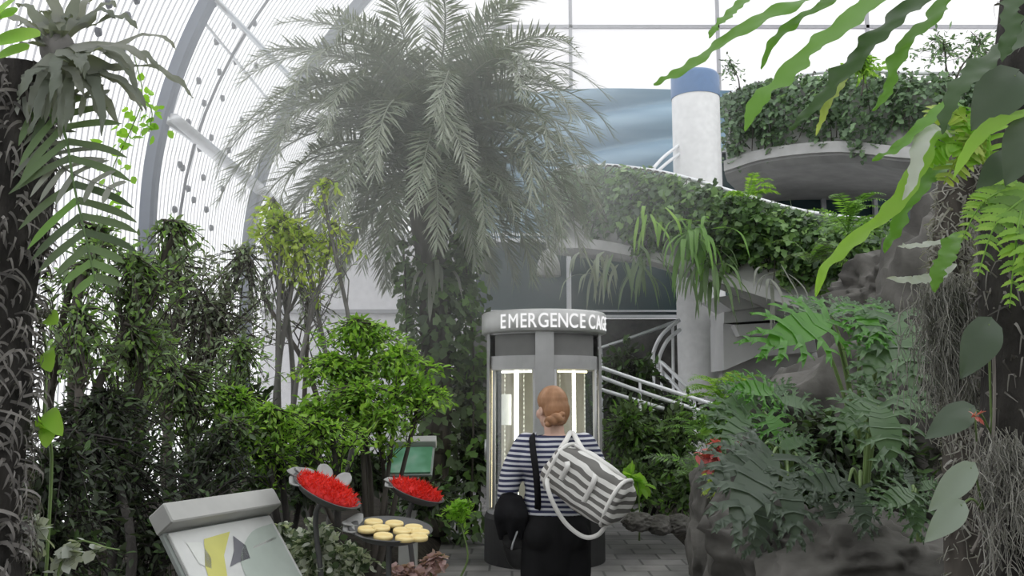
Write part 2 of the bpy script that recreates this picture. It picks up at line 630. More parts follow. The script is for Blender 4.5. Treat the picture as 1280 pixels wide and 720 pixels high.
#@@SPLIT@@
# ------------------------------------------------------------------ world, haze, exposure
w = bpy.data.worlds.new('sky'); SC.world = w; w.use_nodes = True
bg = w.node_tree.nodes['Background']
bg.inputs[0].default_value = (0.97, 0.985, 1.0, 1); bg.inputs[1].default_value = 1.15
SC.view_settings.view_transform = 'Standard'
SC.view_settings.look = 'None'
SC.view_settings.gamma = 1.0
SC.view_settings.use_curve_mapping = False
SC.view_settings.exposure = 0.4
SC.cycles.max_bounces = 6
SC.cycles.diffuse_bounces = 3
SC.cycles.glossy_bounces = 2
SC.cycles.transmission_bounces = 4
SC.cycles.transparent_max_bounces = 12
SC.cycles.volume_bounces = 1
SC.cycles.use_denoising = True

M = {}
M['paving'] = None
m, nt, out = new_mat('paving'); M['paving'] = m
tc = nt.nodes.new('ShaderNodeTexCoord'); br = nt.nodes.new('ShaderNodeTexBrick')
br.inputs['Color1'].default_value = (0.30, 0.29, 0.28, 1); br.inputs['Color2'].default_value = (0.20, 0.195, 0.19, 1)
br.inputs['Mortar'].default_value = (0.10, 0.10, 0.095, 1); br.inputs['Scale'].default_value = 1.0
br.inputs['Mortar Size'].default_value = 0.012; br.inputs['Brick Width'].default_value = 0.42; br.inputs['Row Height'].default_value = 0.3
nt.links.new(tc.outputs['Object'], br.inputs['Vector'])
p = nt.nodes.new('ShaderNodeBsdfPrincipled'); p.inputs['Roughness'].default_value = 0.55
nz = nt.nodes.new('ShaderNodeTexNoise'); nz.inputs['Scale'].default_value = 1.6; nz.inputs['Detail'].default_value = 8
nt.links.new(tc.outputs['Object'], nz.inputs['Vector'])
mr = ramp(nt, [(0.35, (0.45, 0.45, 0.45)), (0.65, (1.0, 1.0, 1.0))]); nt.links.new(nz.outputs[0], mr.inputs[0])
mx = nt.nodes.new('ShaderNodeMix'); mx.data_type = 'RGBA'; mx.blend_type = 'MULTIPLY'; mx.inputs[0].default_value = 1
nt.links.new(br.outputs[0], mx.inputs[6]); nt.links.new(mr.outputs[0], mx.inputs[7])
nt.links.new(mx.outputs[2], p.inputs['Base Color']); nt.links.new(p.outputs[0], out.inputs[0])

M['soil'] = noisy_mat('soil', [(0.3, (0.018, 0.016, 0.013)), (0.7, (0.06, 0.052, 0.042))], scale=14, rough=0.95, bump=0.8, spec=0.1)
M['rock'] = noisy_mat('rock', [(0.3, (0.045, 0.042, 0.038)), (0.5, (0.11, 0.105, 0.095)), (0.75, (0.21, 0.2, 0.185))], scale=3.2, rough=0.85, bump=0.7, detail=9, bdist=0.05)
M['rock_grey'] = noisy_mat('rock_grey', [(0.3, (0.10, 0.10, 0.10)), (0.7, (0.22, 0.215, 0.21))], scale=2.5, rough=0.9, bump=0.5, detail=8, bdist=0.05)
M['concrete'] = noisy_mat('concrete', [(0.3, (0.42, 0.42, 0.41)), (0.7, (0.56, 0.555, 0.55))], scale=3, rough=0.85, bump=0.1)
M['pale_concrete'] = noisy_mat('pale_concrete', [(0.3, (0.66, 0.66, 0.66)), (0.7, (0.8, 0.8, 0.8))], scale=2, rough=0.8, bump=0.05)
M['shaded_soffit'] = noisy_mat('shaded_soffit', [(0.3, (0.24, 0.24, 0.235)), (0.7, (0.32, 0.32, 0.31))], scale=3, rough=0.85, bump=0.1)  # concrete darkened: the shade under the slab is put into its colour
M['white_wall'] = plain('white_wall', (0.8, 0.79, 0.81), 0.8)
M['white_paint'] = plain('white_paint', (0.84, 0.84, 0.84), 0.6)
M['blue_paint'] = plain('blue_paint', (0.10, 0.19, 0.36), 0.4)
M['steel_blue'] = plain('steel_blue', (0.11, 0.13, 0.17), 0.45)
M['steel'] = plain('steel', (0.62, 0.64, 0.66), 0.3, metallic=0.6)
M['rail_white'] = plain('rail_white', (0.8, 0.81, 0.83), 0.35, metallic=0.2)
M['mullion'] = plain('mullion', (0.36, 0.36, 0.38), 0.5)
M['dark_steel'] = plain('dark_steel', (0.08, 0.085, 0.1), 0.5)
M['dark_wall'] = noisy_mat('dark_wall', [(0.3, (0.035, 0.035, 0.033)), (0.7, (0.10, 0.098, 0.092))], scale=5, rough=0.9, bump=0.5, bdist=0.05)
M['grey_wall'] = plain('grey_wall', (0.74, 0.74, 0.73), 0.9)
M['dark_glass'] = plain('dark_glass', (0.025, 0.05, 0.055), 0.12, spec=0.5)
M['blue_glass'] = noisy_mat('blue_glass', [(0.3, (0.19, 0.31, 0.42)), (0.7, (0.27, 0.40, 0.50))], scale=1.5, rough=0.3, bump=0.0, spec=0.5, stretch=(0.3, 1, 3))
M['frit_glass'] = striped_glazing('frit_glass', 8.0, 0.34, 'Y', (0.55, 0.55, 0.57))
M['frosted'] = frosted('frosted_panel', (0.95, 0.94, 0.945), 0.3)

# ------------------------------------------------------------------ setting
def vx(z):
    z = np.asarray(z, float)
    return -4.75 + 0.085 * np.maximum(0, z - 4.0) ** 2


def on_vault(px, py):
    """the point of the curved glazing met in direction (px, py)"""
    lo, hi = 3.0, 40.0
    for _ in range(60):
        Y = (lo + hi) / 2
        q = W(px, py, Y)
        if q[0] > vx(q[2]):
            lo = Y
        else:
            hi = Y
    return W(px, py, lo)


def path_left(Y):
    return np.interp(Y, [-4, 4, 6, 8, 10, 12], [-1.3, -1.2, -0.95, -0.72, -0.78, -0.9])


def path_right(Y):
    return np.interp(Y, [-4, 3.2, 4.6, 6.5, 9, 11, 12], [1.3, 1.1, 1.15, 1.55, 1.85, 1.9, 1.9])


mb = MB(); mb.box((2.7, 8.5, -0.1), (15, 25, 0.2)); struct(mb, 'floor', M['paving'])


def bed(name, xa, xb, Ys):
    rows = []
    for Y in Ys:
        a, b = xa(Y), xb(Y)
        r = []
        for k in range(25):
            t = k / 24
            x = a + (b - a) * t
            d = min(abs(x - xa(Y)) if name.endswith('right') else abs(x - xb(Y)), 1.0)
            z = 0.13 * min(1, d / .12) + 0.08 * mnoise.noise(Vector((x * 1.2, Y * 1.2, 3))) * min(1, d) + .12 * min(1, d / .8)
            r.append((x, Y, z if d > 0.001 else 0.0))
        rows.append(r)
    o = struct(MB().grid(np.array(rows)), name, M['soil'], smooth=True)
    return o


Ys = np.linspace(-3.5, 16.2, 60)
bed('ground_left', lambda y: -4.7, lambda y: float(path_left(y)), Ys)
bed('ground_right', lambda y: float(path_right(y)), lambda y: 10.0, Ys)

zz = np.concatenate([np.linspace(0.0, 4, 6), np.linspace(4.3, 10.5, 22)])
yy = np.linspace(-4, 20.4, 12)
struct(MB().grid(np.array([[(float(vx(z)), y, z) for y in yy] for z in zz])), 'wall_left', M['frit_glass'], smooth=True)
# the side of the hall behind the plants, and the hall's end behind the viewer
struct(MB().box((10.2, 8, 2.1), (0.3, 24, 4.2)), 'wall_right', M['grey_wall'])
struct(MB().box((2.7, -4.1, 3.1), (15, 0.2, 6.2)), 'wall_front', M['grey_wall'])

# upper back wall of frosted panels
Yb = 20.0
zb = W(700, 120, Yb)[2]
struct(MB().box((6.2, Yb, (zb + 13.5) / 2), (16.6, 0.06, 13.5 - zb)), 'wall_back_upper', M['frosted'])
mb = MB()
for px in (713, 897, 1084, 1271):
    x = W(px, 60, Yb)[0]
    mb.box((x, Yb - .06, (zb + 13.5) / 2), (0.075, 0.08, 13.5 - zb))
for px_y in (35, -150):
    z = W(800, px_y, Yb)[2]
    mb.box((6.2, Yb - .06, z), (16.6, 0.08, 0.08))
mb.box((6.2, Yb - .06, zb), (16.6, 0.14, 0.07))
struct(mb, 'trim_1', M['mullion'])

# blue tinted glass below it; its curved reflections are shaped as bulging bands
rows = []
for z in np.linspace(4.6, zb - 0.02, 60):
    r = []
    for x in np.linspace(-2.2, 5.6, 40):
        q = (z - 4.6) * 1.15 + 0.035 * (x - 5.6) ** 2 - .5
        fr = q - math.floor(q)
        r.append((x, 19.7 - 0.28 * math.sin(PI * min(1, fr * 1.02)) ** .8, z))
    rows.append(r)
struct(MB().grid(np.array(rows)), 'wall_back_middle', M['blue_glass'], smooth=True)

# lower back wall: pale panel at the glazing side, dark glass, rough dark base
Yl = 16.6
zt, zb2 = 4.72, W(420, 388, Yl)[2]
struct(MB().box((-2.75, Yl + .1, (zt + zb2) / 2 + .02), (4.0, 0.2, zt - zb2)).box((-2.75, Yl + .14, zb2 / 2), (4.0, 0.2, zb2 - .06)), 'wall_back_lower', M['white_wall'])
struct(MB().box((-2.75, Yl - .02, zb2 - .02), (4.0, 0.08, 0.07)), 'trim_2', M['mullion'])
x0, x1 = W(588, 350, Yl)[0], W(1010, 350, Yl)[0]
za, zc = W(700, 396, Yl)[2], W(700, 302, Yl)[2]
struct(MB().box(((x0 + x1) / 2, Yl + .1, (za + zc) / 2), (x1 - x0, 0.1, zc - za)), 'window_1', M['dark_glass'])
mb = MB()
mb.box(((x0 + x1) / 2, Yl, zc + .02), (x1 - x0, 0.14, 0.07)); mb.box(((x0 + x1) / 2, Yl, zc + .14), (x1 - x0, 0.1, 0.04))
mb.box(((x0 + x1) / 2, Yl, za), (x1 - x0, 0.14, 0.06)); mb.box(((x0 + x1) / 2, Yl, za + .11), (x1 - x0, 0.08, 0.03))
for px in (592, 711, 960):
    mb.box((W(px, 350, Yl)[0], Yl, (za + zc) / 2), (0.085, 0.12, zc - za))
struct(mb, 'trim_3', M['rail_white'])
struct(MB().box(((x0 + 10.0) / 2, Yl + .15, za / 2 - .02), (10.0 - x0, 0.3, za - .04)), 'wall_back_base', M['dark_wall'])

xa_, xb_ = W(900, 250, 18.6)[0], 10.0
z1_, z2_ = W(900, 330, 18.6)[2], W(900, 190, 18.6)[2]
struct(MB().box(((xa_ + xb_) / 2, 18.65, (z1_ + z2_) / 2), (xb_ - xa_, .1, z2_ - z1_)), 'window_2', M['dark_glass'])
mb = MB()
for zq in (z1_, z2_):
    mb.box(((xa_ + xb_) / 2, 18.55, zq), (xb_ - xa_, .16, .08))
for i in range(6):
    mb.box((xa_ + (xb_ - xa_) * i / 5, 18.55, (z1_ + z2_) / 2), (.08, .14, z2_ - z1_))
struct(mb, 'trim_4', M['mullion'])
# steel arches of the curved glazing: each is one rib
def rib(label, Y, wd, dp, top=10.4):
    zs = np.concatenate([np.linspace(0.0, 4, 8), np.linspace(4.3, top, 26)])
    pts = np.stack([vx(zs) + dp / 2 + .05, np.full_like(zs, Y), zs], 1)
    T = nrm(np.gradient(pts, axis=0)); nrmv = np.stack([T[:, 2], 0 * zs, -T[:, 0]], 1)
    y = V3(0, wd / 2, 0)
    a = [pts - nrmv * dp / 2 - y, pts + nrmv * dp * .32 - y, pts + nrmv * dp / 2 - y * .6, pts + nrmv * dp / 2 + y * .6, pts + nrmv * dp * .32 + y, pts - nrmv * dp / 2 + y]
    o = build(MB().grid(np.stack(a, 1), wrap_u=True), 'steel_arch', M['steel_blue'], origin=(-4.6, Y, 0), smooth=False)
    tag(o, label, 'steel arch')
    return o


rib('thick blue grey steel arch behind the shaggy trunk, the nearer one', 11.0, 0.2, 0.16)
rib('blue grey steel arch that disappears behind the big palm crown', 15.2, 0.24, 0.18)

# braces, transoms, cable and fixings on the glazing
def rod(name, label, cat, p, q, r, mat, n=9):
    a, b = on_vault(*p), on_vault(*q)
    ys = np.linspace(a[1], b[1], n); zs = np.linspace(a[2], b[2], n)
    P = np.stack([vx(zs) + .2, ys, zs], 1)
    return tag(build(MB().tube(P, r, 6), name, mat, origin=P[0]), label, cat)


rod('brace_rod', 'grey diagonal brace rod at the top between the two steel arches', 'brace', (249, -2), (352, 100), 0.05, M['steel'])
rod('brace_rod', 'grey diagonal brace rod low between the arches, left of the palm', 'brace', (188, 150), (312, 232), 0.055, M['steel'])
rod('tension_cable', 'long thin dark cable slanting down the glazing between the arches', 'cable', (322, -6), (203, 305), 0.022, M['dark_steel'])
for py0, r in ((42, .03), (197, .14)):
    q = on_vault(255, py0); z = q[2]
    P = np.array([(float(vx(z)) + .1 + r, y, z) for y in np.linspace(11.0, 20.0, 8)])
    tag(build(MB().tube(P, r, 6, flat=.5), 'glazing_transom', M['rail_white'], origin=P[0]),
        'wide pale horizontal transom across the glazing, low between the arches' if r > .1 else 'thin pale horizontal transom across the glazing near the top', 'transom')
fix = MB().lathe([(0.0, .05), (.055, .05), (.07, .0), (0, 0)], n=10).mesh('glass_fixing')
fix.materials.append(M['dark_steel'])
wl = bpy.data.objects['wall_left']
rows_px = [(265, 5), (290, 32), (316, 29), (268, 52), (292, 77), (318, 82), (246, 101), (272, 90), (276, 123), (227, 65), (253, 129), (233, 153), (262, 172), (247, 186), (226, 210), (223, 206), (272, 203), (252, 222), (284, 188), (233, 236), (276, 236), (133, 5), (168, 0), (157, 20), (150, 60), (140, 98), (120, 40), (300, 150), (240, 250), (256, 262), (216, 262), (228, 280), (262, 285)]
for px, py in rows_px:
    q = on_vault(px, py)
    o = bpy.data.objects.new('glass_fixing', fix); COL.objects.link(o); o.parent = wl
    o.location = (float(vx(q[2])) + .01, q[1], q[2]); o.rotation_euler = (0, PI / 2, 0); o.scale = (.8, .8, .8)

# ------------------------------------------------------------------ pillar
xp = W(874, 300, 15.2)[0]
t = thing('round_pillar', 'round white concrete pillar with a dark blue band at its top', 'pillar', (xp, 15.2, 0))
zc0, zc1 = W(873, 124, 15.2)[2], W(873, 94, 15.2)[2]
build(MB().lathe([(0.42, 0), (0.42, zc0)], (xp, 15.2, 0)), 'shaft', M['white_paint'], t)
build(MB().lathe([(0.43, zc0), (0.43, zc1 - .06), (0.39, zc1), (0, zc1)], (xp, 15.2, 0)), 'blue_band', M['blue_paint'], t)
tag(bpy.data.objects['blue_band'], 'dark blue painted band')


def sweep(P, sec):
    """horizontal path P (camera side outward), cross-section of (outward, up)"""
    T = np.gradient(P, axis=0); T[:, 2] = 0; T = nrm(T)
    O = np.stack([T[:, 1], -T[:, 0], 0 * T[:, 0]], 1)
    if np.mean(O[:, 1]) > 0: O = -O
    rows = [P + O * a + V3(0, 0, b) for a, b in sec]
    return MB().grid(np.stack(rows, 1), wrap_u=True), O


# lower curved walkway
LP = smooth_path([W(690, 212, 15.2), W(745, 206, 14.2), W(795, 210, 13.5), W(850, 220, 12.9), W(930, 243, 12.4), W(1010, 264, 12.1), W(1110, 276, 11.8)], 36)
t = thing('curved_walkway', 'lower curved concrete walkway with a grey lip and white rail under the ivy', 'walkway', (2.2, 13, 0))
PP = LP - V3(0, 0, .16)
g, LO = sweep(PP, [(0, 0), (0, -1.1), (-.14, -1.1), (-.14, 0)]); build(g, 'parapet', M['concrete'], t, smooth=False)
g, _ = sweep(PP, [(.14, -1.1), (.14, -1.26), (-.1, -1.36), (-1.7, -1.36), (-1.7, -1.1)]); build(g, 'slab', M['concrete'], t, smooth=False)
g = MB().tube(LP + LO * -.07, 0.032, 8); build(g, 'handrail', M['rail_white'], t)
for i in range(2, len(LP), 5):
    q = LP[i] + LO[i] * -.07
    build(MB().tube([q - V3(0, 0, .18), q], 0.02, 6), 'rail_post', M['rail_white'], t)

# upper curved walkway
UP = smooth_path([W(905, 118, 16.6), W(960, 100, 16.2), W(1050, 87, 15.4), W(1140, 90, 14.6), W(1250, 90, 14.2), W(1400, 88, 14.0)], 30)
t = thing('curved_walkway', 'upper curved concrete walkway with a dark underside beside the blue banded pillar', 'walkway', (5, 15.5, 0))
PP = UP - V3(0, 0, .18)
g, UO = sweep(PP, [(0, 0), (0, -1.15), (-.14, -1.15), (-.14, 0)]); build(g, 'parapet', M['concrete'], t, smooth=False)
g, _ = sweep(PP, [(.14, -1.2), (.14, -1.45), (-.05, -1.55), (-3.4, -1.62), (-3.4, -1.2)]); build(g, 'slab', M['shaded_soffit'], t, smooth=False)
g, _ = sweep(PP, [(.2, -1.2), (.2, -1.4), (.12, -1.4), (.12, -1.2)]); build(g, 'edge_lip', M['concrete'], t, smooth=False)
build(MB().tube(UP + UO * -.07, 0.035, 8), 'handrail', M['rail_white'], t)
for i in range(2, len(UP), 5):
    q = UP[i] + UO[i] * -.07
    build(MB().tube([q - V3(0, 0, .2), q], 0.02, 6), 'rail_post', M['rail_white'], t)

# ramp rails between pillar and walkways
def rails(name, label, cat, runs, posts, r, mat, prad=None):
    o = thing(name, label, cat, (*runs[0][0][:2], 0))
    for P in runs:
        build(MB().tube(smooth_path(P, 20), r, 8), 'rail', mat, o)
    for a, b in posts:
        build(MB().tube([a, b], prad or r * .8, 6), 'post', mat, o)
    return o


rails('ramp_railing', 'short pair of curved white rails meeting the pillar below its blue band', 'railing',
      [[W(815, 212, 14.6), W(830, 196, 14.9), W(848, 182, 15.0)], [W(822, 214, 14.6), W(836, 202, 14.9), W(850, 192, 15.0)]], [(W(818, 230, 14.6), W(818, 208, 14.6))], .03, M['rail_white'])
# stair rails by the cage
Yr = 10.6
rails('stair_railing', 'three parallel white stair rails sloping down from the cage to the pillar', 'railing',
      [[W(742, 456, Yr + .3), W(800, 476, Yr + .1), W(905, 510, Yr - .3)], [W(742, 468, Yr + .3), W(800, 489, Yr + .1), W(892, 519, Yr - .3)], [W(742, 484, Yr + .3), W(768, 492, Yr + .2), W(830, 511, Yr)]],
      [(W(800, 545, Yr + .1) * V3(1, 1, 0) + V3(0, 0, .15), W(800, 476, Yr + .1)), (W(868, 545, Yr - .15) * V3(1, 1, 0) + V3(0, 0, .15), W(868, 498, Yr - .15))], .024, M['rail_white'])
Ys2 = 13.6
rails('stair_railing', 'curved spiral stair rail rising along the pillar behind the straight rails', 'railing',
      [[W(816, 460, Ys2), W(817, 440, Ys2), W(828, 418, Ys2), W(848, 401, Ys2 + .2)], [W(822, 466, Ys2), W(824, 447, Ys2), W(834, 426, Ys2), W(850, 412, Ys2 + .2)],
       [W(821, 452, Ys2 - .1), W(828, 454, Ys2 - .3), W(850, 475, Ys2 - .7), W(868, 494, Ys2 - 1)], [W(826, 463, Ys2 - .2), W(848, 486, Ys2 - .6), W(862, 503, Ys2 - .9)]],
      [(W(817, 545, Ys2) * V3(1, 1, 0) + V3(0, 0, .15), W(817, 440, Ys2)), (W(827, 545, Ys2 - .3) * V3(1, 1, 0) + V3(0, 0, .15), W(827, 454, Ys2 - .3)), (W(841, 545, Ys2) * V3(1, 1, 0) + V3(0, 0, .15), W(841, 408, Ys2 + .1))], .03, M['rail_white'])
rails('slanting_rail', 'thin pale rail rising behind the cage towards the pillar top step', 'railing',
      [[W(748, 436, 14.6), W(795, 420, 14.6), W(850, 400, 14.6)]], [(W(752, 500, 14.6) * V3(1, 1, 0) + V3(0, 0, .15), W(752, 435, 14.6))], .03, M['steel'])

# stepped pale concrete flight to the side of the pillar
t = thing('concrete_stair', 'pale concrete stair underside in stepped slabs beside the pillar', 'stair', (*W(955, 420, 13.4)[:2], 0))
Yc = 13.4
def slab_poly(pts, Y, d):
    mbx = MB(); n = len(pts)
    P = np.array([W(x, y, Y) for x, y in pts]); Q = P + V3(0, d, 0)
    mbx.add(np.vstack([P, Q]), [tuple(range(n)), tuple(range(2 * n - 1, n - 1, -1))] + [(i, i + n, (i + 1) % n + n, (i + 1) % n) for i in range(n)])
    return mbx
build(slab_poly([(892, 372), (990, 358), (1030, 360), (1030, 374), (915, 388)], Yc, .9), 'step_slab', M['pale_concrete'], t, smooth=False)
build(slab_poly([(905, 390), (1030, 376), (1030, 396), (905, 404)], Yc + .25, .9), 'step_slab', M['pale_concrete'], t, smooth=False)
build(slab_poly([(918, 406), (1030, 400), (1030, 418), (925, 420)], Yc + .05, .9), 'step_slab', M['pale_concrete'], t, smooth=False)
build(slab_poly([(904, 404), (1035, 420), (1035, 438), (945, 446), (905, 463)], Yc + .3, .9), 'step_slab', M['pale_concrete'], t, smooth=False)
build(slab_poly([(903, 380), (1040, 372), (1040, 600), (903, 600)], Yc + .95, .25), 'support_wall', M['concrete'], t, smooth=False)
#@@SPLIT@@
# ------------------------------------------------------------------ emergence cage
M['cage_grey'] = plain('cage_grey', (0.42, 0.42, 0.42), 0.45, metallic=0.3)
M['cage_light'] = plain('cage_light', (0.58, 0.58, 0.57), 0.4, metallic=0.2)
M['mesh_dark'] = plain('mesh_dark', (0.17, 0.17, 0.165), 0.7)
M['plinth'] = plain('plinth', (0.022, 0.022, 0.022), 0.7)
M['cage_back'] = plain('cage_back', (0.5, 0.48, 0.43), 0.7)
M['glass'] = clear_glass('glass')
M['led'] = emit('led', (1.0, 0.95, 0.82), 6)
M['led_warm'] = emit('led_warm', (1.0, 0.86, 0.5), 4)
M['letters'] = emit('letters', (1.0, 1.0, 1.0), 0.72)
M['beads'] = plain('beads', (0.85, 0.85, 0.8), 0.3)
M['paper'] = plain('paper', (0.78, 0.78, 0.76), 0.8)

KX, KY, KR = W(680, 500, 9.0)[0], 9.0, 0.56
z_pl, z_g1, z_m1, z_m2, z_f0, z_f1 = W(680, 639, 9)[2], W(680, 461, 9)[2], W(680, 447, 9)[2], W(680, 421, 9)[2], W(680, 414, 8.4)[2], W(680, 393, 9)[2]
cage = thing('emergence_cage', 'round grey glass display cage with white lettering and lit strips inside', 'display cage', (KX, KY, 0))
Kc = (KX, KY, 0)
build(MB().lathe([(KR + .04, 0), (KR + .04, z_pl - .04), (KR + .02, z_pl), (0, z_pl)], Kc, 64), 'plinth', M['plinth'], cage, smooth=False)
build(MB().lathe([(0, z_f0), (KR + .04, z_f0), (KR + .075, z_f0 + .015), (KR + .075, z_f1 - .02), (KR + .06, z_f1), (0, z_f1 + .03)], Kc, 72), 'fascia', M['cage_light'], cage)
for nm, a, b, mm in (('bottom_rail', z_pl, z_pl + .05, 'cage_grey'), ('middle_rail', z_g1 - .02, z_m1, 'cage_grey'), ('top_rail', z_m2, z_f0, 'cage_grey')):
    build(MB().lathe([(KR - .05, a), (KR + .012, a), (KR + .012, b), (KR - .05, b), (KR - .05, a)], Kc, 64), nm, M[mm], cage, smooth=False)
# posts round the drum: angles measured with the camera at -90 deg
def kang(px):
    s = (W(px, 500, KY)[0] - KX) / KR
    return -PI / 2 + math.asin(max(-.999, min(.999, s)))


post_a = [kang(678.5), kang(678.5) - math.radians(72), kang(678.5) + math.radians(72), kang(678.5) + math.radians(144), kang(678.5) - math.radians(144)]
for k, a in enumerate(post_a):
    hw = .085 if k == 0 else .05
    n = 6
    aa = np.linspace(a - hw / KR, a + hw / KR, n)
    build(MB().lathe([(KR - .04, z_pl + .05), (KR + .03, z_pl + .05), (KR + .03, z_f0), (KR - .04, z_f0)], Kc, 6, a - hw / KR, a + hw / KR), 'post', M['cage_grey'], cage, smooth=False)
pan = sorted(post_a)
for i, a in enumerate(pan):
    b = pan[(i + 1) % 5] + (2 * PI if i == 4 else 0)
    build(MB().lathe([(KR - .012, z_m1), (KR - .012, z_m2)], Kc, 14, a + .16, b - .16), 'vent_panel', M['mesh_dark'], cage)
    g = build(MB().lathe([(KR - .01, z_pl + .05), (KR - .01, z_g1 - .02)], Kc, 16, a + .14, b - .14), 'glass_door', M['glass'], cage)
    fr = MB()
    for ang in (a + .17, b - .17):
        c = V3(KX + (KR - .0) * math.cos(ang), KY + (KR - .0) * math.sin(ang), 0)
        fr.tube([c + V3(0, 0, z_pl + .05), c + V3(0, 0, z_g1 - .02)], .022, 6)
    build(fr, 'door_frame', M['cage_grey'], g)
    hz = (z_pl + z_g1) / 2 - .1
    am = b - .26
    c = V3(KX + (KR + .03) * math.cos(am), KY + (KR + .03) * math.sin(am), 0)
    build(MB().tube([c + V3(0, 0, hz - .1), c + V3(0, 0, hz + .1)], .012, 6), 'door_handle', M['steel'], g)
# back lining, led strips, strings of chrysalises, notice
build(MB().lathe([(KR - .08, z_pl), (KR - .08, z_g1 + .02)], Kc, 40, math.radians(25), math.radians(155)), 'back_lining', M['cage_back'], cage)
build(MB().lathe([(KR - .06, z_g1 + .0), (0.0, z_g1 + .0)], Kc, 40), 'inner_ceiling', M['cage_back'], cage)


def strip(px, r, yd, y0, y1, mat, name):
    X = W(px, 500, KY + yd)[0]
    zt_, zb_ = W(px, y0, KY + yd)[2], W(px, y1, KY + yd)[2]
    return build(MB().box((X, KY + yd, (zt_ + zb_) / 2), (r * 2, r * 1.2, zt_ - zb_)), name, mat, cage, smooth=False)


strip(616.5, .012, -.22, 463, 634, M['led_warm'], 'light_strip')
strip(645.5, .02, -.3, 463, 634, M['led'], 'light_strip')
strip(717.5, .016, -.3, 463, 634, M['led'], 'light_strip')
for a0, a1, px in ((pan[0] + .2, pan[1] - .2, 0), (pan[1] + .2, pan[2] - .2, 1), (pan[2] + .2, pan[3] - .2, 1)):
    pass
front = sorted([post_a[1], post_a[0], post_a[2]])
for i in (0, 1):
    build(MB().lathe([(KR - .06, z_g1 - .05), (KR - .06, z_g1 - .03), (KR - .08, z_g1 - .03)], Kc, 14, front[i] + .25, front[i + 1] - .25), 'light_strip', M['led_warm'] if i else M['led'], cage)
for px, yd in ((631, -.2), (655, -.15), (700, -.1), (731, -.2)):
    X = W(px, 500, KY + yd)[0]
    mb = MB()
    for z in np.arange(z_pl + .35, z_g1 - .06, .045):
        mb.ellipsoid((X, KY + yd, z), (.007, .007, .016), nu=6, nv=4)
    mb.tube([(X, KY + yd, z_pl + .35), (X, KY + yd, z_g1)], .002, 4)
    build(mb, 'chrysalis_string', M['beads'], cage)
q = W(633, 512, KY - .25)
build(MB().box(q, (.1, .004, .3)), 'notice_sheet', M['paper'], cage, smooth=False)

# lettering wrapped round the fascia
RF = KR + .081
lh = (z_f1 - z_f0) * .66
zz0 = z_f0 + (z_f1 - z_f0) * .17
g = MB()
for ch, px in zip('EMERGENCECAGE', (630.2, 642, 654.3, 664.7, 677.2, 689.3, 700.5, 713, 724.3, 736, 745, 751.3, 755.6)):
    cu = bpy.data.curves.new('letter', 'FONT'); cu.body = ch; cu.size = 0.2; cu.offset = 0.0 if ch == 'M' else 0.0015; cu.extrude = 0.002
    to = bpy.data.objects.new('letter_source', cu); COL.objects.link(to)
    bpy.context.view_layer.update()
    me = bpy.data.meshes.new_from_object(to.evaluated_get(bpy.context.evaluated_depsgraph_get()))
    bpy.data.objects.remove(to); bpy.data.curves.remove(cu)
    a = np.array([v.co[:] for v in me.vertices])
    k = lh / .146
    xm = (a[:, 0].min() + a[:, 0].max()) / 2
    th = math.asin(max(-.985, min(.985, (px - 680.3) / 78.2)))
    ang = th + (a[:, 0] - xm) * k * (.8 if ch == 'M' else .76) / RF
    rr = RF + a[:, 2]
    g.add(np.stack([KX + rr * np.sin(ang), KY - rr * np.cos(ang), zz0 + a[:, 1] * k], 1), [tuple(p.vertices) for p in me.polygons])
    bpy.data.meshes.remove(me)
build(g, 'lettering', M['letters'], cage, smooth=False)
tag(bpy.data.objects['lettering'], 'white raised letters reading EMERGENCE CAGE')

# ------------------------------------------------------------------ woman seen from behind
M['skin'] = noisy_mat('skin', [(0.3, (0.62, 0.40, 0.31)), (0.7, (0.72, 0.49, 0.39))], scale=9, rough=0.5, bump=0.02)
M['hair'] = noisy_mat('hair', [(0.25, (0.20, 0.10, 0.05)), (0.5, (0.36, 0.19, 0.10)), (0.75, (0.52, 0.31, 0.19))], scale=16, rough=0.5, bump=0.5, stretch=(1, 1, .35), detail=8, bdist=.008)
M['shirt'] = stripes('shirt', 'Z', 38.0, 0.52, (0.045, 0.05, 0.10), (0.62, 0.63, 0.66), wob=.03, wscale=3)
M['trousers'] = plain('trousers', (0.012, 0.012, 0.013), 0.8, spec=0.2)
M['jacket'] = noisy_mat('jacket', [(0.3, (0.006, 0.006, 0.007)), (0.7, (0.018, 0.018, 0.02))], scale=8, rough=0.85, bump=0.4, spec=0.15)
M['black_leather'] = noisy_mat('black_leather', [(0.3, (0.012, 0.012, 0.012)), (0.7, (0.03, 0.03, 0.03))], scale=18, rough=0.4, bump=0.25)
M['shoe'] = plain('shoe', (0.02, 0.02, 0.02), 0.5)
M['eye'] = plain('eye', (0.7, 0.7, 0.7), 0.2)
M['lips'] = plain('lips', (0.5, 0.22, 0.2), 0.5)

PX, PY = W(694, 560, 4.9)[0], 4.9
O = V3(PX, PY, 0)
person = thing('person', 'person seen from behind in a navy striped top with a striped duffel over one shoulder', 'person', O)


def loft(mb, rings, n=20):
    """rings: (centre, rx, ry[, yaw]) horizontal ellipses"""
    a = np.linspace(0, 2 * PI, n, endpoint=False)
    rows = []
    for c, rx, ry in rings:
        rows.append(np.stack([c[0] + rx * np.cos(a), c[1] + ry * np.sin(a), np.full(n, c[2])], 1))
    mb.grid(np.array(rows), wrap_u=True)
    m_ = len(rows)
    o = mb.n - n * m_
    mb.f.append(tuple(range(o + n - 1, o - 1, -1))); mb.f.append(tuple(o + (m_ - 1) * n + j for j in range(n)))


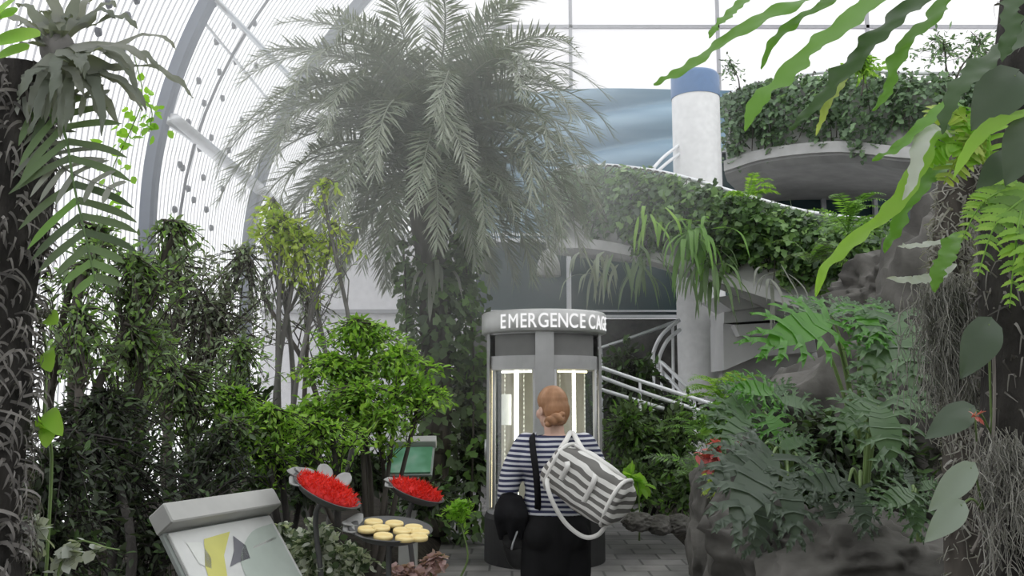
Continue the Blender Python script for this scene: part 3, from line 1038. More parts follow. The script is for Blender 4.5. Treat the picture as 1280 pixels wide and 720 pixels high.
def limb(mb, pts, rads, n=14, k=14, flat=1.0):
    P = smooth_path(pts, k * (len(pts) - 1))
    r = np.interp(np.linspace(0, 1, len(P)), np.linspace(0, 1, len(rads)), rads)
    mb.tube(P, r, n, flat=flat)
    for q, rr_ in ((P[0], r[0]), (P[-1], r[-1])):
        mb.ellipsoid(q, (rr_,) * 3, nu=12, nv=8)


# joints, local: x across (her right is +x), y away from the viewer
SL, EL, WL = V3(-.178, .0, 1.335), V3(-.262, .01, 1.065), V3(-.215, .25, 1.01)
SR, ER, WR = V3(.178, .0, 1.335), V3(.25, .06, 1.09), V3(.15, .27, 1.16)
HLt, KLt, ALt = V3(-.085, 0, .86), V3(-.1, -.005, .46), V3(-.105, .02, .08)
HRt, KRt, ARt = V3(.085, 0, .86), V3(.095, .03, .46), V3(.1, .0, .08)
yaw = math.radians(28)      # head turned to her left
Rh = np.array(Matrix.Rotation(yaw, 3, 'Z'))
HC = V3(-.012, .035, 1.535)


def hp(x, y, z):
    return HC + Rh @ V3(x, y, z)


def arm_rads(extra):
    return [.052 + extra, .047 + extra, .04 + extra, .036 + extra, .027 + extra]


def torso(mb, e, z0=.78):
    rr = [(.78, .165, .115), (.86, .185, .13), (.93, .18, .125), (1.02, .158, .108), (1.10, .153, .105), (1.18, .163, .112), (1.26, .178, .112), (1.32, .172, .098), (1.36, .135, .08), (1.39, .075, .062)]
    loft(mb, [((0, .005 if z < 1.2 else .0, z), a + e, b + e) for z, a, b in rr if z >= z0])


def hand(mb, wrist, d, palm_n, curl, side):
    """palm, five bent fingers of unequal length and a thumb off the palm's side"""
    d = nrm(d); s = nrm(np.cross(d, palm_n)) * side; pn = nrm(np.cross(s, d)) * side
    base = np.asarray(wrist)
    for t in np.linspace(.01, .085, 6):
        mb.ellipsoid(base + d * t, (.016 + .012 * min(1, t / .04),) * 3, nu=10, nv=6)
        for k in (-1, 1):
            mb.ellipsoid(base + d * t + s * k * .02 * min(1, .4 + t / .05), (.0135,) * 3, nu=10, nv=6)
    for k, L in zip((-1.5, -.5, .5, 1.5), (.062, .073, .078, .068)):
        p = base + d * .085 + s * k * .0175
        pts = [p - d * .02, p]
        a = .0
        for j, fr in enumerate((.45, .32, .23)):
            a += curl * (0.7, 1.0, .8)[j]
            p = p + (d * math.cos(a) + pn * math.sin(a)) * L * fr
            pts.append(p)
        mb.tube(pts, [.0095, .0095, .009, .0082, .0068], 8)
        mb.ellipsoid(pts[-1], (.007,) * 3, nu=8, nv=5)
    p = base + d * .03 + s * .028
    pts = [p - s * .012, p + s * .012 + d * .012 + pn * .008, p + s * .022 + d * .038 + pn * .02, p + s * .02 + d * .062 + pn * .032]
    mb.tube(pts, [.013, .0115, .01, .0075], 8); mb.ellipsoid(pts[-1], (.0078,) * 3, nu=8, nv=5)


mb = MB()
torso(mb, 0)
# neck and head
limb(mb, [V3(0, -.005, 1.33), V3(-.003, .005, 1.40), V3(-.01, .02, 1.47)], [.062, .056, .055])
mb.ellipsoid(HC + V3(0, 0, .02), (.074, .092, .098), R=Rh)
mb.ellipsoid(hp(0, .03, -.055), (.056, .064, .062), R=Rh)
mb.ellipsoid(hp(0, .078, -.085), (.026, .022, .02), R=Rh)          # chin
mb.tube([hp(0, .09, .012), hp(0, .106, -.02), hp(0, .108, -.034)], [.009, .0125, .013], 8)   # nose
mb.ellipsoid(hp(0, .086, .026), (.05, .012, .01), R=Rh)              # brow
for s in (-1, 1):
    mb.ellipsoid(hp(.04 * s, .062, -.03), (.028, .026, .03), R=Rh)  # cheeks
    mb.ellipsoid(hp(.076 * s, -.005, -.012), (.01, .02, .032), R=Rh) # ears
limb(mb, [SL, (SL + EL) / 2 + V3(-.012, 0, 0), EL, (EL + WL) / 2 + V3(-.008, 0, -.006), WL], arm_rads(0))
limb(mb, [SR, (SR + ER) / 2 + V3(.012, 0, 0), ER, (ER + WR) / 2 + V3(.008, 0, -.006), WR], arm_rads(0))
hand(mb, WL, WL - EL, V3(.9, 0, -.3), .45, 1)
hand(mb, WR, WR - ER + V3(-.05, 0, .05), V3(-.9, 0, -.3), .75, -1)
for h, k_, an in ((HLt, KLt, ALt), (HRt, KRt, ARt)):
    limb(mb, [h, (h + k_) / 2, k_, (k_ + an) / 2 + V3(0, -.015, .06), an], [.088, .078, .055, .052, .036])
    limb(mb, [an + V3(0, -.03, -.035), an + V3(0, .06, -.045), an + V3(0, .15, -.055)], [.033, .034, .024])
me = remeshed(mb, 'body', .0055, 3)
shift_mesh(me, (0, 0, 0))
body = link('body', me, M['skin'], person)
for s in (-1, 1):
    build(MB().ellipsoid(O + hp(.031 * s, .083, .008), (.011, .008, .007), R=Rh), 'eye', M['eye'], person)
build(MB().ellipsoid(O + hp(0, .094, -.058), (.024, .008, .008), R=Rh), 'lips', M['lips'], person)

# hair: drawn back into a low twisted knot
mb = MB()
mb.ellipsoid(HC + V3(0, 0, .03), (.086, .1, .1), R=Rh)
mb.ellipsoid(hp(0, -.045, -.01), (.078, .066, .085), R=Rh)
mb.ellipsoid(hp(0, -.05, -.055), (.06, .05, .045), R=Rh)
cut = MB()
me = remeshed(mb, 'hair', .006, 3)
# keep the hair off the face and throat
import bmesh
bm = bmesh.new(); bm.from_mesh(me)
dead = []
for v in bm.verts:
    q = Rh.T @ (np.array(v.co) - HC)
    if q[1] > .052 - max(0, (.06 - q[2])) * .85 + max(0, q[2] - .06) * 1.2 and abs(q[0]) < .2:
        dead.append(v)
    elif q[2] < -.03 and q[1] > -.01:
        dead.append(v)
bmesh.ops.delete(bm, geom=dead, context='VERTS')
bm.to_mesh(me); bm.free()
hair = link('hair', me, M['hair'], person)
so = hair.modifiers.new('thick', 'SOLIDIFY'); so.thickness = .006; so.offset = -1
mb = MB()
k0 = V3(-.012 + .0, -.075, 1.475)
for ph in (0, PI):
    tt = np.linspace(0, 1, 30)
    path = np.stack([k0[0] - .045 + .105 * tt, k0[1] - .012 + .012 * np.cos(tt * 9 + ph), k0[2] - .016 + .04 * tt + .014 * np.sin(tt * 9 + ph)], 1)
    mb.tube(path, .022 * np.clip(np.sin(PI * (tt * .9 + .07)) ** .5, .25, 1), 8)
mb.ellipsoid(k0 + V3(.03, 0, .002), (.035, .026, .026))
me = remeshed(mb, 'hair_knot', .004, 2)
link('hair_knot', me, M['hair'], hair)

# shirt
mb = MB()
torso(mb, .014, .95)
loft(mb, [((0, .005, .965), .178, .128), ((0, .005, 1.0), .175, .125), ((0, 0, 1.06), .172, .122)])
limb(mb, [SL + V3(.02, 0, .0), (SL + EL) / 2 + V3(-.012, 0, 0), EL, (EL + WL) * .5 + V3(-.008, 0, -.006)], [.072, .064, .057, .053])
limb(mb, [SR + V3(-.02, 0, .0), (SR + ER) / 2 + V3(.012, 0, 0), ER, (ER + WR) * .5 + V3(.008, 0, -.006)], [.072, .064, .057, .053])
for s in (-1, 1):
    limb(mb, [V3(s * .17, 0, 1.325), V3(s * .08, 0, 1.375)], [.06, .04])
for v_, s_ in ((V3(-.11, -.055, 1.25), .07), (V3(.11, -.055, 1.25), .07)):
    mb.ellipsoid(v_, (.085, .06, .09))
me = remeshed(mb, 'striped_top', .008, 4)
link('striped_top', me, M['shirt'], person)
bm = bmesh.new(); bm.from_mesh(me)
bmesh.ops.delete(bm, geom=[v for v in bm.verts if v.co.z > 1.392 and abs(v.co.x) < .1], context='VERTS')
bm.to_mesh(me); bm.free()

# trousers, shoes
mb = MB()
loft(mb, [((0, .005, .66), .15, .1), ((0, .005, .74), .165, .115), ((0, .005, .80), .178, .125), ((0, .005, .86), .198, .142), ((0, .005, .93), .193, .138), ((0, .005, .985), .172, .122)])
mb.ellipsoid(V3(-.08, -.06, .87), (.1, .085, .1)); mb.ellipsoid(V3(.08, -.06, .87), (.1, .085, .1))
for h, k_, an in ((HLt, KLt, ALt), (HRt, KRt, ARt)):
    limb(mb, [h, (h + k_) / 2, k_, (k_ + an) / 2, an + V3(0, 0, .02)], [.107, .102, .085, .077, .07])
link('trousers', remeshed(mb, 'trousers', .009, 4), M['trousers'], person)
for an in (ALt, ARt):
    mb = MB()
    limb(mb, [an + V3(0, -.04, -.035), an + V3(0, .06, -.04), an + V3(0, .16, -.05)], [.042, .043, .03])
    me = remeshed(mb, 'shoe', .006, 2)
    link('shoe', me, M['shoe'], person)

# black jacket draped over her bent left forearm: own thing, it could be lifted off
mb = MB()
A_, B_ = EL + V3(.02, -.045, -.055), WL + V3(-.01, -.03, -.04)
for t_ in np.linspace(0, 1, 9):
    c = A_ + (B_ - A_) * t_
    wv = .012 * math.sin(t_ * 14)
    limb(mb, [c + V3(-.028 + wv, 0, .055), c + V3(-.05 + wv, 0, -.01), c + V3(-.045, 0, -.075 + wv), c + V3(-.03 + wv, .0, -.13 - .03 * math.sin(t_ * 5))], [.03, .04, .036, .02], n=8, k=5)
    limb(mb, [c + V3(-.01, 0, .062), c + V3(.04, 0, .02), c + V3(.06 + wv, 0, -.06), c + V3(.05, 0, -.11 + wv)], [.03, .033, .03, .018], n=8, k=5)
mb.ellipsoid((A_ + B_) / 2 + V3(0, -.02, -.06), (.055, .15, .085), nu=20)
for k_ in range(7):
    a_ = -.9 + .3 * k_
    limb(mb, [A_ + V3(.06 * math.sin(a_), -.01 - .02 * math.cos(a_), .045), A_ + V3(.085 * math.sin(a_), -.03 - .03 * math.cos(a_), -.04), A_ + V3(.07 * math.sin(a_), -.035 * math.cos(a_), -.13 - .03 * math.cos(k_ * 2.1))], [.02, .03, .014], n=8, k=5)
me = remeshed(mb, 'draped_jacket', .008, 3)
jk = tag(link('draped_jacket', shift_mesh(me, (EL + V3(0, 0, -.15))), M['jacket'], None, O + EL + V3(0, 0, -.15)), 'black jacket draped over the bent forearm of the person', 'jacket')

# black shoulder bag on a long strap
bc = V3(-.165, .03, .83)
sb = thing('shoulder_bag', 'black shoulder bag hanging at the hip of the striped person', 'bag', O + bc + V3(0, 0, -.16))
def superq(c, r, e1=.35, e2=.45, nu=40, nv=24, wr=0.0, R=None, seed=0):
    th = np.linspace(-PI / 2, PI / 2, nv); ph = np.linspace(0, 2 * PI, nu, endpoint=False)
    f = lambda x, e: np.sign(x) * np.abs(x) ** e
    P = np.stack([f(np.cos(th), e1)[:, None] * f(np.cos(ph), e2)[None], f(np.cos(th), e1)[:, None] * f(np.sin(ph), e2)[None], np.repeat(f(np.sin(th), e1)[:, None], nu, 1)], 2) * np.array(r)
    if wr:
        for i in range(nv):
            for j in range(nu):
                q = P[i, j]
                P[i, j] = q * (1 + wr * mnoise.noise(Vector((q * 9).tolist()) + Vector((seed, 0, 0))))
    if R is not None: P = P @ np.asarray(R).T
    return MB().grid(P + np.asarray(c), wrap_u=True)
bagR = np.array(Matrix.Rotation(math.radians(-12), 3, 'Y'))
build(superq(O + bc, (.125, .06, .15), .5, .5, wr=.06, R=bagR), 'bag_body', M['black_leather'], sb)
build(superq(O + bc + bagR @ V3(0, -.05, .055), (.125, .022, .09), .5, .5, wr=.05, R=bagR), 'flap', M['black_leather'], sb)
build(MB().tube(smooth_path([O + bc + V3(-.03, -.085, .14), O + bc + V3(-.04, -.1, .07), O + bc + V3(-.065, -.1, .0), O + bc + V3(-.075, -.09, -.04)], 14), .006, 6), 'zip_pull', M['steel'], sb)
stp = [O + bc + V3(.06, -.03, .13), O + V3(-.1, -.15, 1.05), O + V3(-.11, -.165, 1.2), O + V3(-.125, -.125, 1.32), O + V3(-.128, -.03, 1.392), O + V3(-.125, .075, 1.35), O + V3(-.13, .135, 1.15), O + V3(-.17, .15, .98), O + bc + V3(-.02, .05, .14)]
def band(pts, wdt, nh, th=.004, n=60):
    C = smooth_path(pts, n); T = nrm(np.gradient(C, axis=0))
    nh_ = np.asarray([nh(c) for c in C]); s = nrm(np.cross(T, nh_)); u = np.cross(s, T)
    return MB().grid(np.stack([C - s * wdt / 2 - u * th, C + s * wdt / 2 - u * th, C + s * wdt / 2 + u * th, C - s * wdt / 2 + u * th], 1), wrap_u=True)
build(band(stp, .034, lambda c: nrm(c - (O + V3(-.08, 0, min(1.33, c[2] - O[2]))))), 'strap', M['jacket'], sb)

# striped duffel bag behind her right shoulder
DC = W(735, 605, 4.58)
ax = nrm(W(776, 636, 4.5) - W(698, 584, 4.66))      # long axis, falling to her right
side = nrm(np.cross(ax, V3(0, 1, 0)))
upv = side if side[2] > 0 else -side
fw = np.cross(ax, upv)
tilt = math.radians(18)
upv2 = nrm(upv * math.cos(tilt) - V3(0, 1, 0) * math.sin(tilt)); upv2 = nrm(upv2 - ax * np.dot(upv2, ax))
# turn the end face a little to the viewer
Rd = np.stack([ax, np.cross(upv2, ax), upv2], 1)
Rz = np.array(Matrix.Rotation(math.radians(0), 3, 'Z'))
M['duffel'] = stripes('duffel', 'Z', 23.0, 0.52, (0.17, 0.165, 0.155), (0.74, 0.73, 0.70), wob=.05, wscale=5)
M['duffel_trim'] = plain('duffel_trim', (0.74, 0.73, 0.70), 0.8)
duf = bpy.data.objects.new('duffel_bag', None); COL.objects.link(duf)
tag(duf, 'grey and white striped duffel bag slung behind the shoulder of the person', 'bag')
ORG[duf.name] = np.zeros(3)
Mx = Matrix.Identity(4)
for i in range(3):
    for j in range(3): Mx[i][j] = float(Rd[i][j])
Mx.translation = Vector(DC.tolist()); duf.matrix_world = Mx
LX, LY, LZ = .225, .12, .135
dm = superq((0, 0, 0), (LX, LY, LZ), .62, .38, 64, 36, wr=.13, seed=4)
build(dm, 'bag_body', M['duffel'], duf)
# seams: piping round both ends, zip along the top
for sx in (-1, 1):
    t_ = np.linspace(0, 2 * PI, 40)
    f = lambda x, e: np.sign(x) * np.abs(x) ** e
    P = np.stack([np.full(40, sx * LX * .78), LY * .96 * f(np.cos(t_), .7), LZ * .95 * f(np.sin(t_), .7)], 1)
    build(MB().tube(P, .011, 6), 'end_piping', M['duffel_trim'], duf)
build(MB().tube([(-LX * .7, 0, LZ * 1.0), (0, 0, LZ * 1.02), (LX * .7, 0, LZ * 1.0)], .008, 6), 'zip', M['duffel_trim'], duf)
def dl(p):      # world -> bag frame
    return Rd.T @ (np.asarray(p) - DC)
sh = O + V3(.105, -.02, 1.44)
def nb(c): return nrm(c - V3(0, 0, 0))
h1 = [(-.1, -LY * .98, -.02), (-.1, -LY * 1.04, .07), dl(W(700, 565, 4.66)), dl(W(708, 550, 4.72)), dl(W(713, 541, 4.84)), dl(W(716, 545, 4.98)), dl(W(712, 560, 5.02)), (-.08, LY * 1.02, .08), (-.08, LY * 1.0, -.02)]
h2 = [(.06, -LY * 1.0, -.05), (.06, -LY * 1.06, .08), dl(W(742, 582, 4.52)), dl(W(727, 560, 4.64)), dl(W(717, 542, 4.84)), dl(W(719, 545, 4.98)), dl(W(725, 562, 5.0)), (.08, LY * 1.02, .08), (.08, LY, -.02)]
fwd = Rd.T @ V3(0, -1, .15)
for h in (h1, h2):
    build(band([np.asarray(q, float) for q in h], .026, lambda c: fwd, .003), 'handle', M['duffel_trim'], duf)
h3 = [dl(W(686, 592, 4.6)), dl(W(684, 606, 4.52)), dl(W(692, 630, 4.5)), dl(W(708, 655, 4.52)), dl(W(730, 671, 4.52)), dl(W(748, 668, 4.5)), dl(W(760, 652, 4.48))]
build(band(h3, .022, lambda c: fwd, .003), 'shoulder_strap', M['duffel_trim'], duf)
#@@SPLIT@@
# ------------------------------------------------------------------ leaf and bark materials
GREY = [(0.05, 0.065, 0.045), (0.09, 0.11, 0.08), (0.13, 0.16, 0.11), (0.10, 0.16, 0.06)]
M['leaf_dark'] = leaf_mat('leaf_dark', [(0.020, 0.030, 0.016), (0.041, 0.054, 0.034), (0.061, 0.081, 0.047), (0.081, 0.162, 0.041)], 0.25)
M['leaf_mid'] = leaf_mat('leaf_mid', [(0.062, 0.093, 0.054), (0.124, 0.171, 0.093), (0.155, 0.233, 0.109), (0.186, 0.373, 0.062)], 0.35)
M['leaf_airy'] = leaf_mat('leaf_airy', [(0.084, 0.119, 0.077), (0.154, 0.210, 0.126), (0.224, 0.294, 0.168), (0.280, 0.476, 0.112)], 0.35)
M['leaf_grey'] = leaf_mat('leaf_grey', [(0.140, 0.164, 0.125), (0.218, 0.250, 0.187), (0.312, 0.343, 0.265), (0.234, 0.343, 0.156)], 0.3)
M['leaf_green'] = leaf_mat('leaf_green', [(0.060, 0.120, 0.036), (0.120, 0.240, 0.060), (0.180, 0.348, 0.072), (0.288, 0.504, 0.096)], 0.4)
M['leaf_bright'] = leaf_mat('leaf_bright', [(0.121, 0.220, 0.055), (0.198, 0.363, 0.066), (0.286, 0.495, 0.077), (0.440, 0.638, 0.132)], 0.45)
M['leaf_yellow'] = leaf_mat('leaf_yellow', [(0.22, 0.34, 0.07), (0.34, 0.47, 0.10), (0.46, 0.58, 0.14), (0.56, 0.64, 0.16), (0.5, 0.6, 0.14)], 0.45)
M['leaf_lime'] = leaf_mat('leaf_lime', [(0.25, 0.48, 0.06), (0.38, 0.62, 0.10)], 0.5)
M['leaf_palm'] = leaf_mat('leaf_palm', [(0.17, 0.195, 0.15), (0.25, 0.275, 0.215), (0.33, 0.35, 0.29), (0.22, 0.28, 0.2)], 0.16, rough=0.4, spec=0.6)
M['leaf_variegated'] = leaf_mat('leaf_variegated', [(0.07, 0.11, 0.06), (0.14, 0.2, 0.1), (0.55, 0.58, 0.5), (0.75, 0.77, 0.7), (0.8, 0.82, 0.76)], 0.3)
M['ivy'] = leaf_mat('ivy', [(0.037, 0.062, 0.031), (0.075, 0.138, 0.056), (0.125, 0.225, 0.075), (0.188, 0.325, 0.100), (0.350, 0.525, 0.150)], 0.3, rough=0.35, spec=0.5)
M['ivy_dull'] = leaf_mat('ivy_dull', [(0.061, 0.091, 0.061), (0.122, 0.183, 0.112), (0.203, 0.294, 0.183), (0.304, 0.467, 0.244)], 0.3, rough=0.4)
M['leaf_philo'] = leaf_mat('leaf_philo', [(0.081, 0.138, 0.069), (0.115, 0.196, 0.098), (0.149, 0.253, 0.115)], 0.3, rough=0.3, spec=0.6)
M['leaf_philo_bright'] = leaf_mat('leaf_philo_bright', [(0.08, 0.24, 0.035), (0.12, 0.33, 0.045)], 0.4, rough=0.3, spec=0.6)
M['leaf_philo_dull'] = leaf_mat('leaf_philo_dull', [(0.072, 0.102, 0.072), (0.108, 0.150, 0.102)], 0.25, rough=0.35, spec=0.6)
M['leaf_greyblue'] = leaf_mat('leaf_greyblue', [(0.26, 0.31, 0.26), (0.33, 0.39, 0.32)], 0.3, rough=0.45)
M['leaf_stag'] = leaf_mat('leaf_stag', [(0.14, 0.16, 0.13), (0.22, 0.235, 0.20), (0.34, 0.34, 0.32)], 0.3, rough=0.6)
M['leaf_strap'] = leaf_mat('leaf_strap', [(0.09, 0.22, 0.04), (0.15, 0.33, 0.05), (0.20, 0.40, 0.07)], 0.45, rough=0.4)
M['leaf_strap_dark'] = leaf_mat('leaf_strap_dark', [(0.045, 0.085, 0.035), (0.07, 0.13, 0.045)], 0.35, rough=0.4)
M['leaf_silver'] = leaf_mat('leaf_silver', [(0.45, 0.48, 0.43), (0.6, 0.62, 0.58)], 0.25)
M['red_leaf'] = leaf_mat('red_leaf', [(0.55, 0.02, 0.015), (0.75, 0.03, 0.02), (0.85, 0.06, 0.04)], 0.2, rough=0.6)
M['pink_leaf'] = leaf_mat('pink_leaf', [(0.55, 0.12, 0.12), (0.68, 0.2, 0.2), (0.75, 0.32, 0.3)], 0.3)
M['pale_pink'] = leaf_mat('pale_pink', [(0.5, 0.33, 0.34), (0.62, 0.45, 0.45)], 0.3)
M['moss'] = leaf_mat('moss', [(0.210, 0.210, 0.180), (0.330, 0.323, 0.292), (0.465, 0.450, 0.420)], 0.2, rough=0.9, spec=0.1)
M['fibre'] = leaf_mat('fibre', [(0.075, 0.071, 0.068), (0.150, 0.141, 0.135), (0.255, 0.240, 0.225), (0.360, 0.345, 0.330)], 0.1, rough=0.9, spec=0.1)
M['bark'] = noisy_mat('bark', [(0.3, (0.04, 0.035, 0.03)), (0.7, (0.13, 0.115, 0.1))], scale=9, rough=0.9, bump=0.8, stretch=(1, 1, .3))
M['bark_grey'] = noisy_mat('bark_grey', [(0.3, (0.10, 0.1, 0.09)), (0.7, (0.22, 0.21, 0.2))], scale=9, rough=0.9, bump=0.8, stretch=(1, 1, .3))
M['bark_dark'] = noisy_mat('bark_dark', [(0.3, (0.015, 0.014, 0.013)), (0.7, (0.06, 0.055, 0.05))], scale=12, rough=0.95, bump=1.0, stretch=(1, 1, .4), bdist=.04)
M['stalk'] = plain('stalk', (0.16, 0.24, 0.08), 0.5)


def blob(px, py, Y, rx, ry, rd=None):
    c = W(px, py, Y); k = Y / F
    return (c, (rx * k, rd if rd is not None else rx * k * .8, ry * k))


def gnd(px, Y, z=0.1):
    q = W(px, 500, Y); return V3(q[0], Y, z)


# ------------------------------------------------------------------ information lecterns
M['panel_white'] = plain('panel_white', (0.66, 0.67, 0.65), 0.35)
M['panel_green'] = plain('panel_green', (0.46, 0.52, 0.47), 0.35)
M['panel_edge'] = plain('panel_edge', (0.30, 0.33, 0.31), 0.35)
M['print_yellow'] = plain('print_yellow', (0.62, 0.60, 0.16), 0.4)
M['print_dark'] = plain('print_dark', (0.17, 0.17, 0.19), 0.4)
M['print_pale'] = plain('print_pale', (0.72, 0.74, 0.70), 0.4)
M['lectern_grey'] = plain('lectern_grey', (0.46, 0.46, 0.44), 0.5)
M['panel_far'] = noisy_mat('panel_far', [(0.35, (0.09, 0.26, 0.14)), (0.5, (0.16, 0.36, 0.24)), (0.68, (0.42, 0.52, 0.46))], scale=4, rough=0.35, bump=0, detail=2)


def lectern(label, TL, TR, d, ln, mat_panel, bar_h, bar_d, prints):
    """panel from its top corners and its downslope direction"""
    wv = TR - TL; wl_ = np.linalg.norm(wv); wv = wv / wl_
    d = nrm(d - wv * np.dot(d, wv)); n = np.cross(wv, d) * -1
    if n[2] < 0: n = -n
    c = TL + wv * wl_ / 2 + d * ln / 2
    base = V3(c[0], c[1], 0)
    t = thing('information_lectern', label, 'sign', base)
    R = np.stack([wv, -d, n], 1)
    build(MB().bbox(c, (wl_, ln, .02), .003, R), 'panel', mat_panel, t, smooth=False)
    build(MB().bbox(c - n * .022, (wl_ + .03, ln + .03, .024), .003, R), 'tray', M['panel_edge'], t, smooth=False)
    hb = TL + wv * wl_ / 2 - d * (bar_d / 2 + .012) + n * (bar_h / 2 - .03)
    build(MB().bbox(hb, (wl_ + .06, bar_d, bar_h), .006, R), 'header_bar', M['lectern_grey'], t, smooth=False)
    foot = c - n * .03
    build(MB().bbox(V3(foot[0], foot[1], foot[2] / 2 - .02), (.16, .1, foot[2] - .06), .01), 'post', M['lectern_grey'], t, smooth=False)
    build(MB().bbox(V3(foot[0], foot[1], .015), (.3, .26, .03), .006), 'base_plate', M['lectern_grey'], t, smooth=False)
    for nm, mt, poly in prints:
        P = np.array([TL + wv * wl_ * u + d * ln * v + n * .0125 for u, v in poly])
        build(MB().add(P, [tuple(range(len(P)))]), nm, M[mt], t, smooth=False)
    return t


def sm(pts, n=24):
    return [tuple(q) for q in smooth_path([(a, b, 0) for a, b in pts], n)[:, :2]]


TL = W(209, 668, 4.0)
zt_ = TL[2]
lo, hi = 4.0, 6.0
for _ in range(40):
    mid = (lo + hi) / 2
    if W(336, 645, mid)[2] > zt_: lo = mid
    else: hi = mid
    if abs(W(336, 645, mid)[2] - zt_) < 1e-5: break
# height falls with distance below the horizon
lo, hi = 3.0, 7.0
for _ in range(60):
    mid = (lo + hi) / 2
    if W(336, 645, mid)[2] < zt_: hi = mid
    else: lo = mid
TR = W(336, 645, lo)
hw_ = nrm(TR - TL)
dperp = V3(hw_[1], -hw_[0], 0)
lectern('large sloping information lectern with a white and grey green printed panel, beside the dark bush', TL, TR, dperp * .62 - V3(0, 0, .8), .62, M['panel_white'], .115, .1, [
    ('printed_picture', 'print_yellow', [(.26, .10), (.52, .08), (.36, .26), (.30, .42), (.12, .5), (.16, .3)]),
    ('printed_picture', 'panel_green', sm([(.97, .08), (.72, .12), (.5, .3), (.44, .5), (.3, .7), (.1, .98)]) + [(.97, .98)]),
    ('printed_picture', 'print_dark', [(.53, .12), (.60, .22), (.58, .33), (.45, .34), (.36, .36), (.47, .24)]),
    ('printed_picture', 'print_pale', [(.10, .10), (.22, .12), (.24, .26), (.2, .34), (.12, .28)]),
    ('printed_line', 'print_pale', [(.66, .24), (.93, .2), (.93, .218), (.66, .26)]),
    ('printed_line', 'print_pale', [(.62, .62), (.92, .6), (.92, .615), (.62, .637)]),
    ('printed_line', 'print_pale', [(.60, .68), (.92, .66), (.92, .675), (.60, .697)])])
Yf = 8.0
TL2, TR2 = W(486, 560, Yf), W(541, 559, Yf)
lectern('small distant information lectern with a green panel, beyond the red feeders', TL2, TR2, V3(.32, -.8, -.62), .33, M['panel_far'], .09, .08, [])

# ------------------------------------------------------------------ flower feeders
M['petal_grey'] = plain('petal_grey', (0.3, 0.3, 0.29), 0.5)
M['dish_grey'] = plain('dish_grey', (0.09, 0.09, 0.09), 0.5)
M['red_pad'] = plain('red_pad', (0.55, 0.02, 0.02), 0.8)
M['yellow_pad'] = noisy_mat('yellow_pad', [(0.3, (0.78, 0.58, 0.22)), (0.7, (0.86, 0.72, 0.38))], scale=20, rough=0.6, bump=0.1)


def feeder(label, c, u, v, R1, petals, red=True, pad=(1, .36)):
    u = nrm(u); v = nrm(v - u * np.dot(u, v)); n = nrm(np.cross(u, v)); n = n if n[2] > 0 else -n
    Rm = np.stack([u, np.cross(n, u), n], 1)
    t = thing('flower_feeder', label, 'feeder', (c[0], c[1], 0.1))
    prof = [(0, -.05), (.3 * R1, -.048), (.75 * R1, -.03), (R1, .006), (R1 * 1.03, .012), (R1 * .97, .012), (.7 * R1, -.012), (0, -.02)]
    g = MB().lathe(prof, n=40); g.v[0] = g.v[0] @ Rm.T + c
    build(g, 'dish', M['dish_grey'], t)
    for a, L, wd, lift in petals:
        a = math.radians(a)
        d = Rm @ V3(math.cos(a), math.sin(a), 0)
        p0 = c + d * R1 * .85
        pts = [p0, p0 + d * L * .4 + n * lift * L * .25, p0 + d * L * .8 + n * lift * L * .7, p0 + d * L + n * lift * L]
        g = strap(pts, wd, n, wave=0, n=12, cup=.25, prof=[.5, .8, 1, 1, .85, .55, .1])
        o = build(g, 'petal', M['petal_grey'], t)
        s = o.modifiers.new('thick', 'SOLIDIFY'); s.thickness = .006
    st = smooth_path([c - n * .05, c - n * .12 + V3(0, 0, -.05), V3(c[0], c[1], c[2] * .5), V3(c[0], c[1], .08)], 12)
    build(MB().tube(st, .014, 8), 'stand', M['dish_grey'], t)
    build(MB().lathe([(.12, -0.04), (.12, .1), (.1, .115), (0, .115)], (c[0], c[1], 0), 20), 'foot', M['dish_grey'], t)
    if red:
        g = MB()
        k = 900
        rr_ = np.sqrt(rng.uniform(0, 1, k)); aa = rng.uniform(0, 2 * PI, k)
        loc = np.stack([rr_ * np.cos(aa) * R1 * .92, rr_ * np.sin(aa) * R1 * .88, 0.035 * (1 - rr_ ** 2) + .01 * rng.random(k)], 1)
        P = loc @ Rm.T + c
        dd = nrm(rand_dirs(k) * .9 + n)
        leaf_cloud(g, P, dd, .036, LANCE, 1.0)
        pb = MB().ellipsoid((0, 0, 0), (R1 * .9, R1 * .86, .045)); pb.v[0] = pb.v[0] @ Rm.T + c
        pd = build(pb, 'red_pad', M['red_pad'], t)
        build(g, 'red_bristles', M['red_leaf'], pd)
        tag(pd, 'shaggy red centre')
    return t, Rm, n


def tilt_vec(deg, el):
    return V3(math.cos(math.radians(deg)), 0, -math.sin(math.radians(deg))), V3(.12, math.cos(math.radians(el)), math.sin(math.radians(el)))


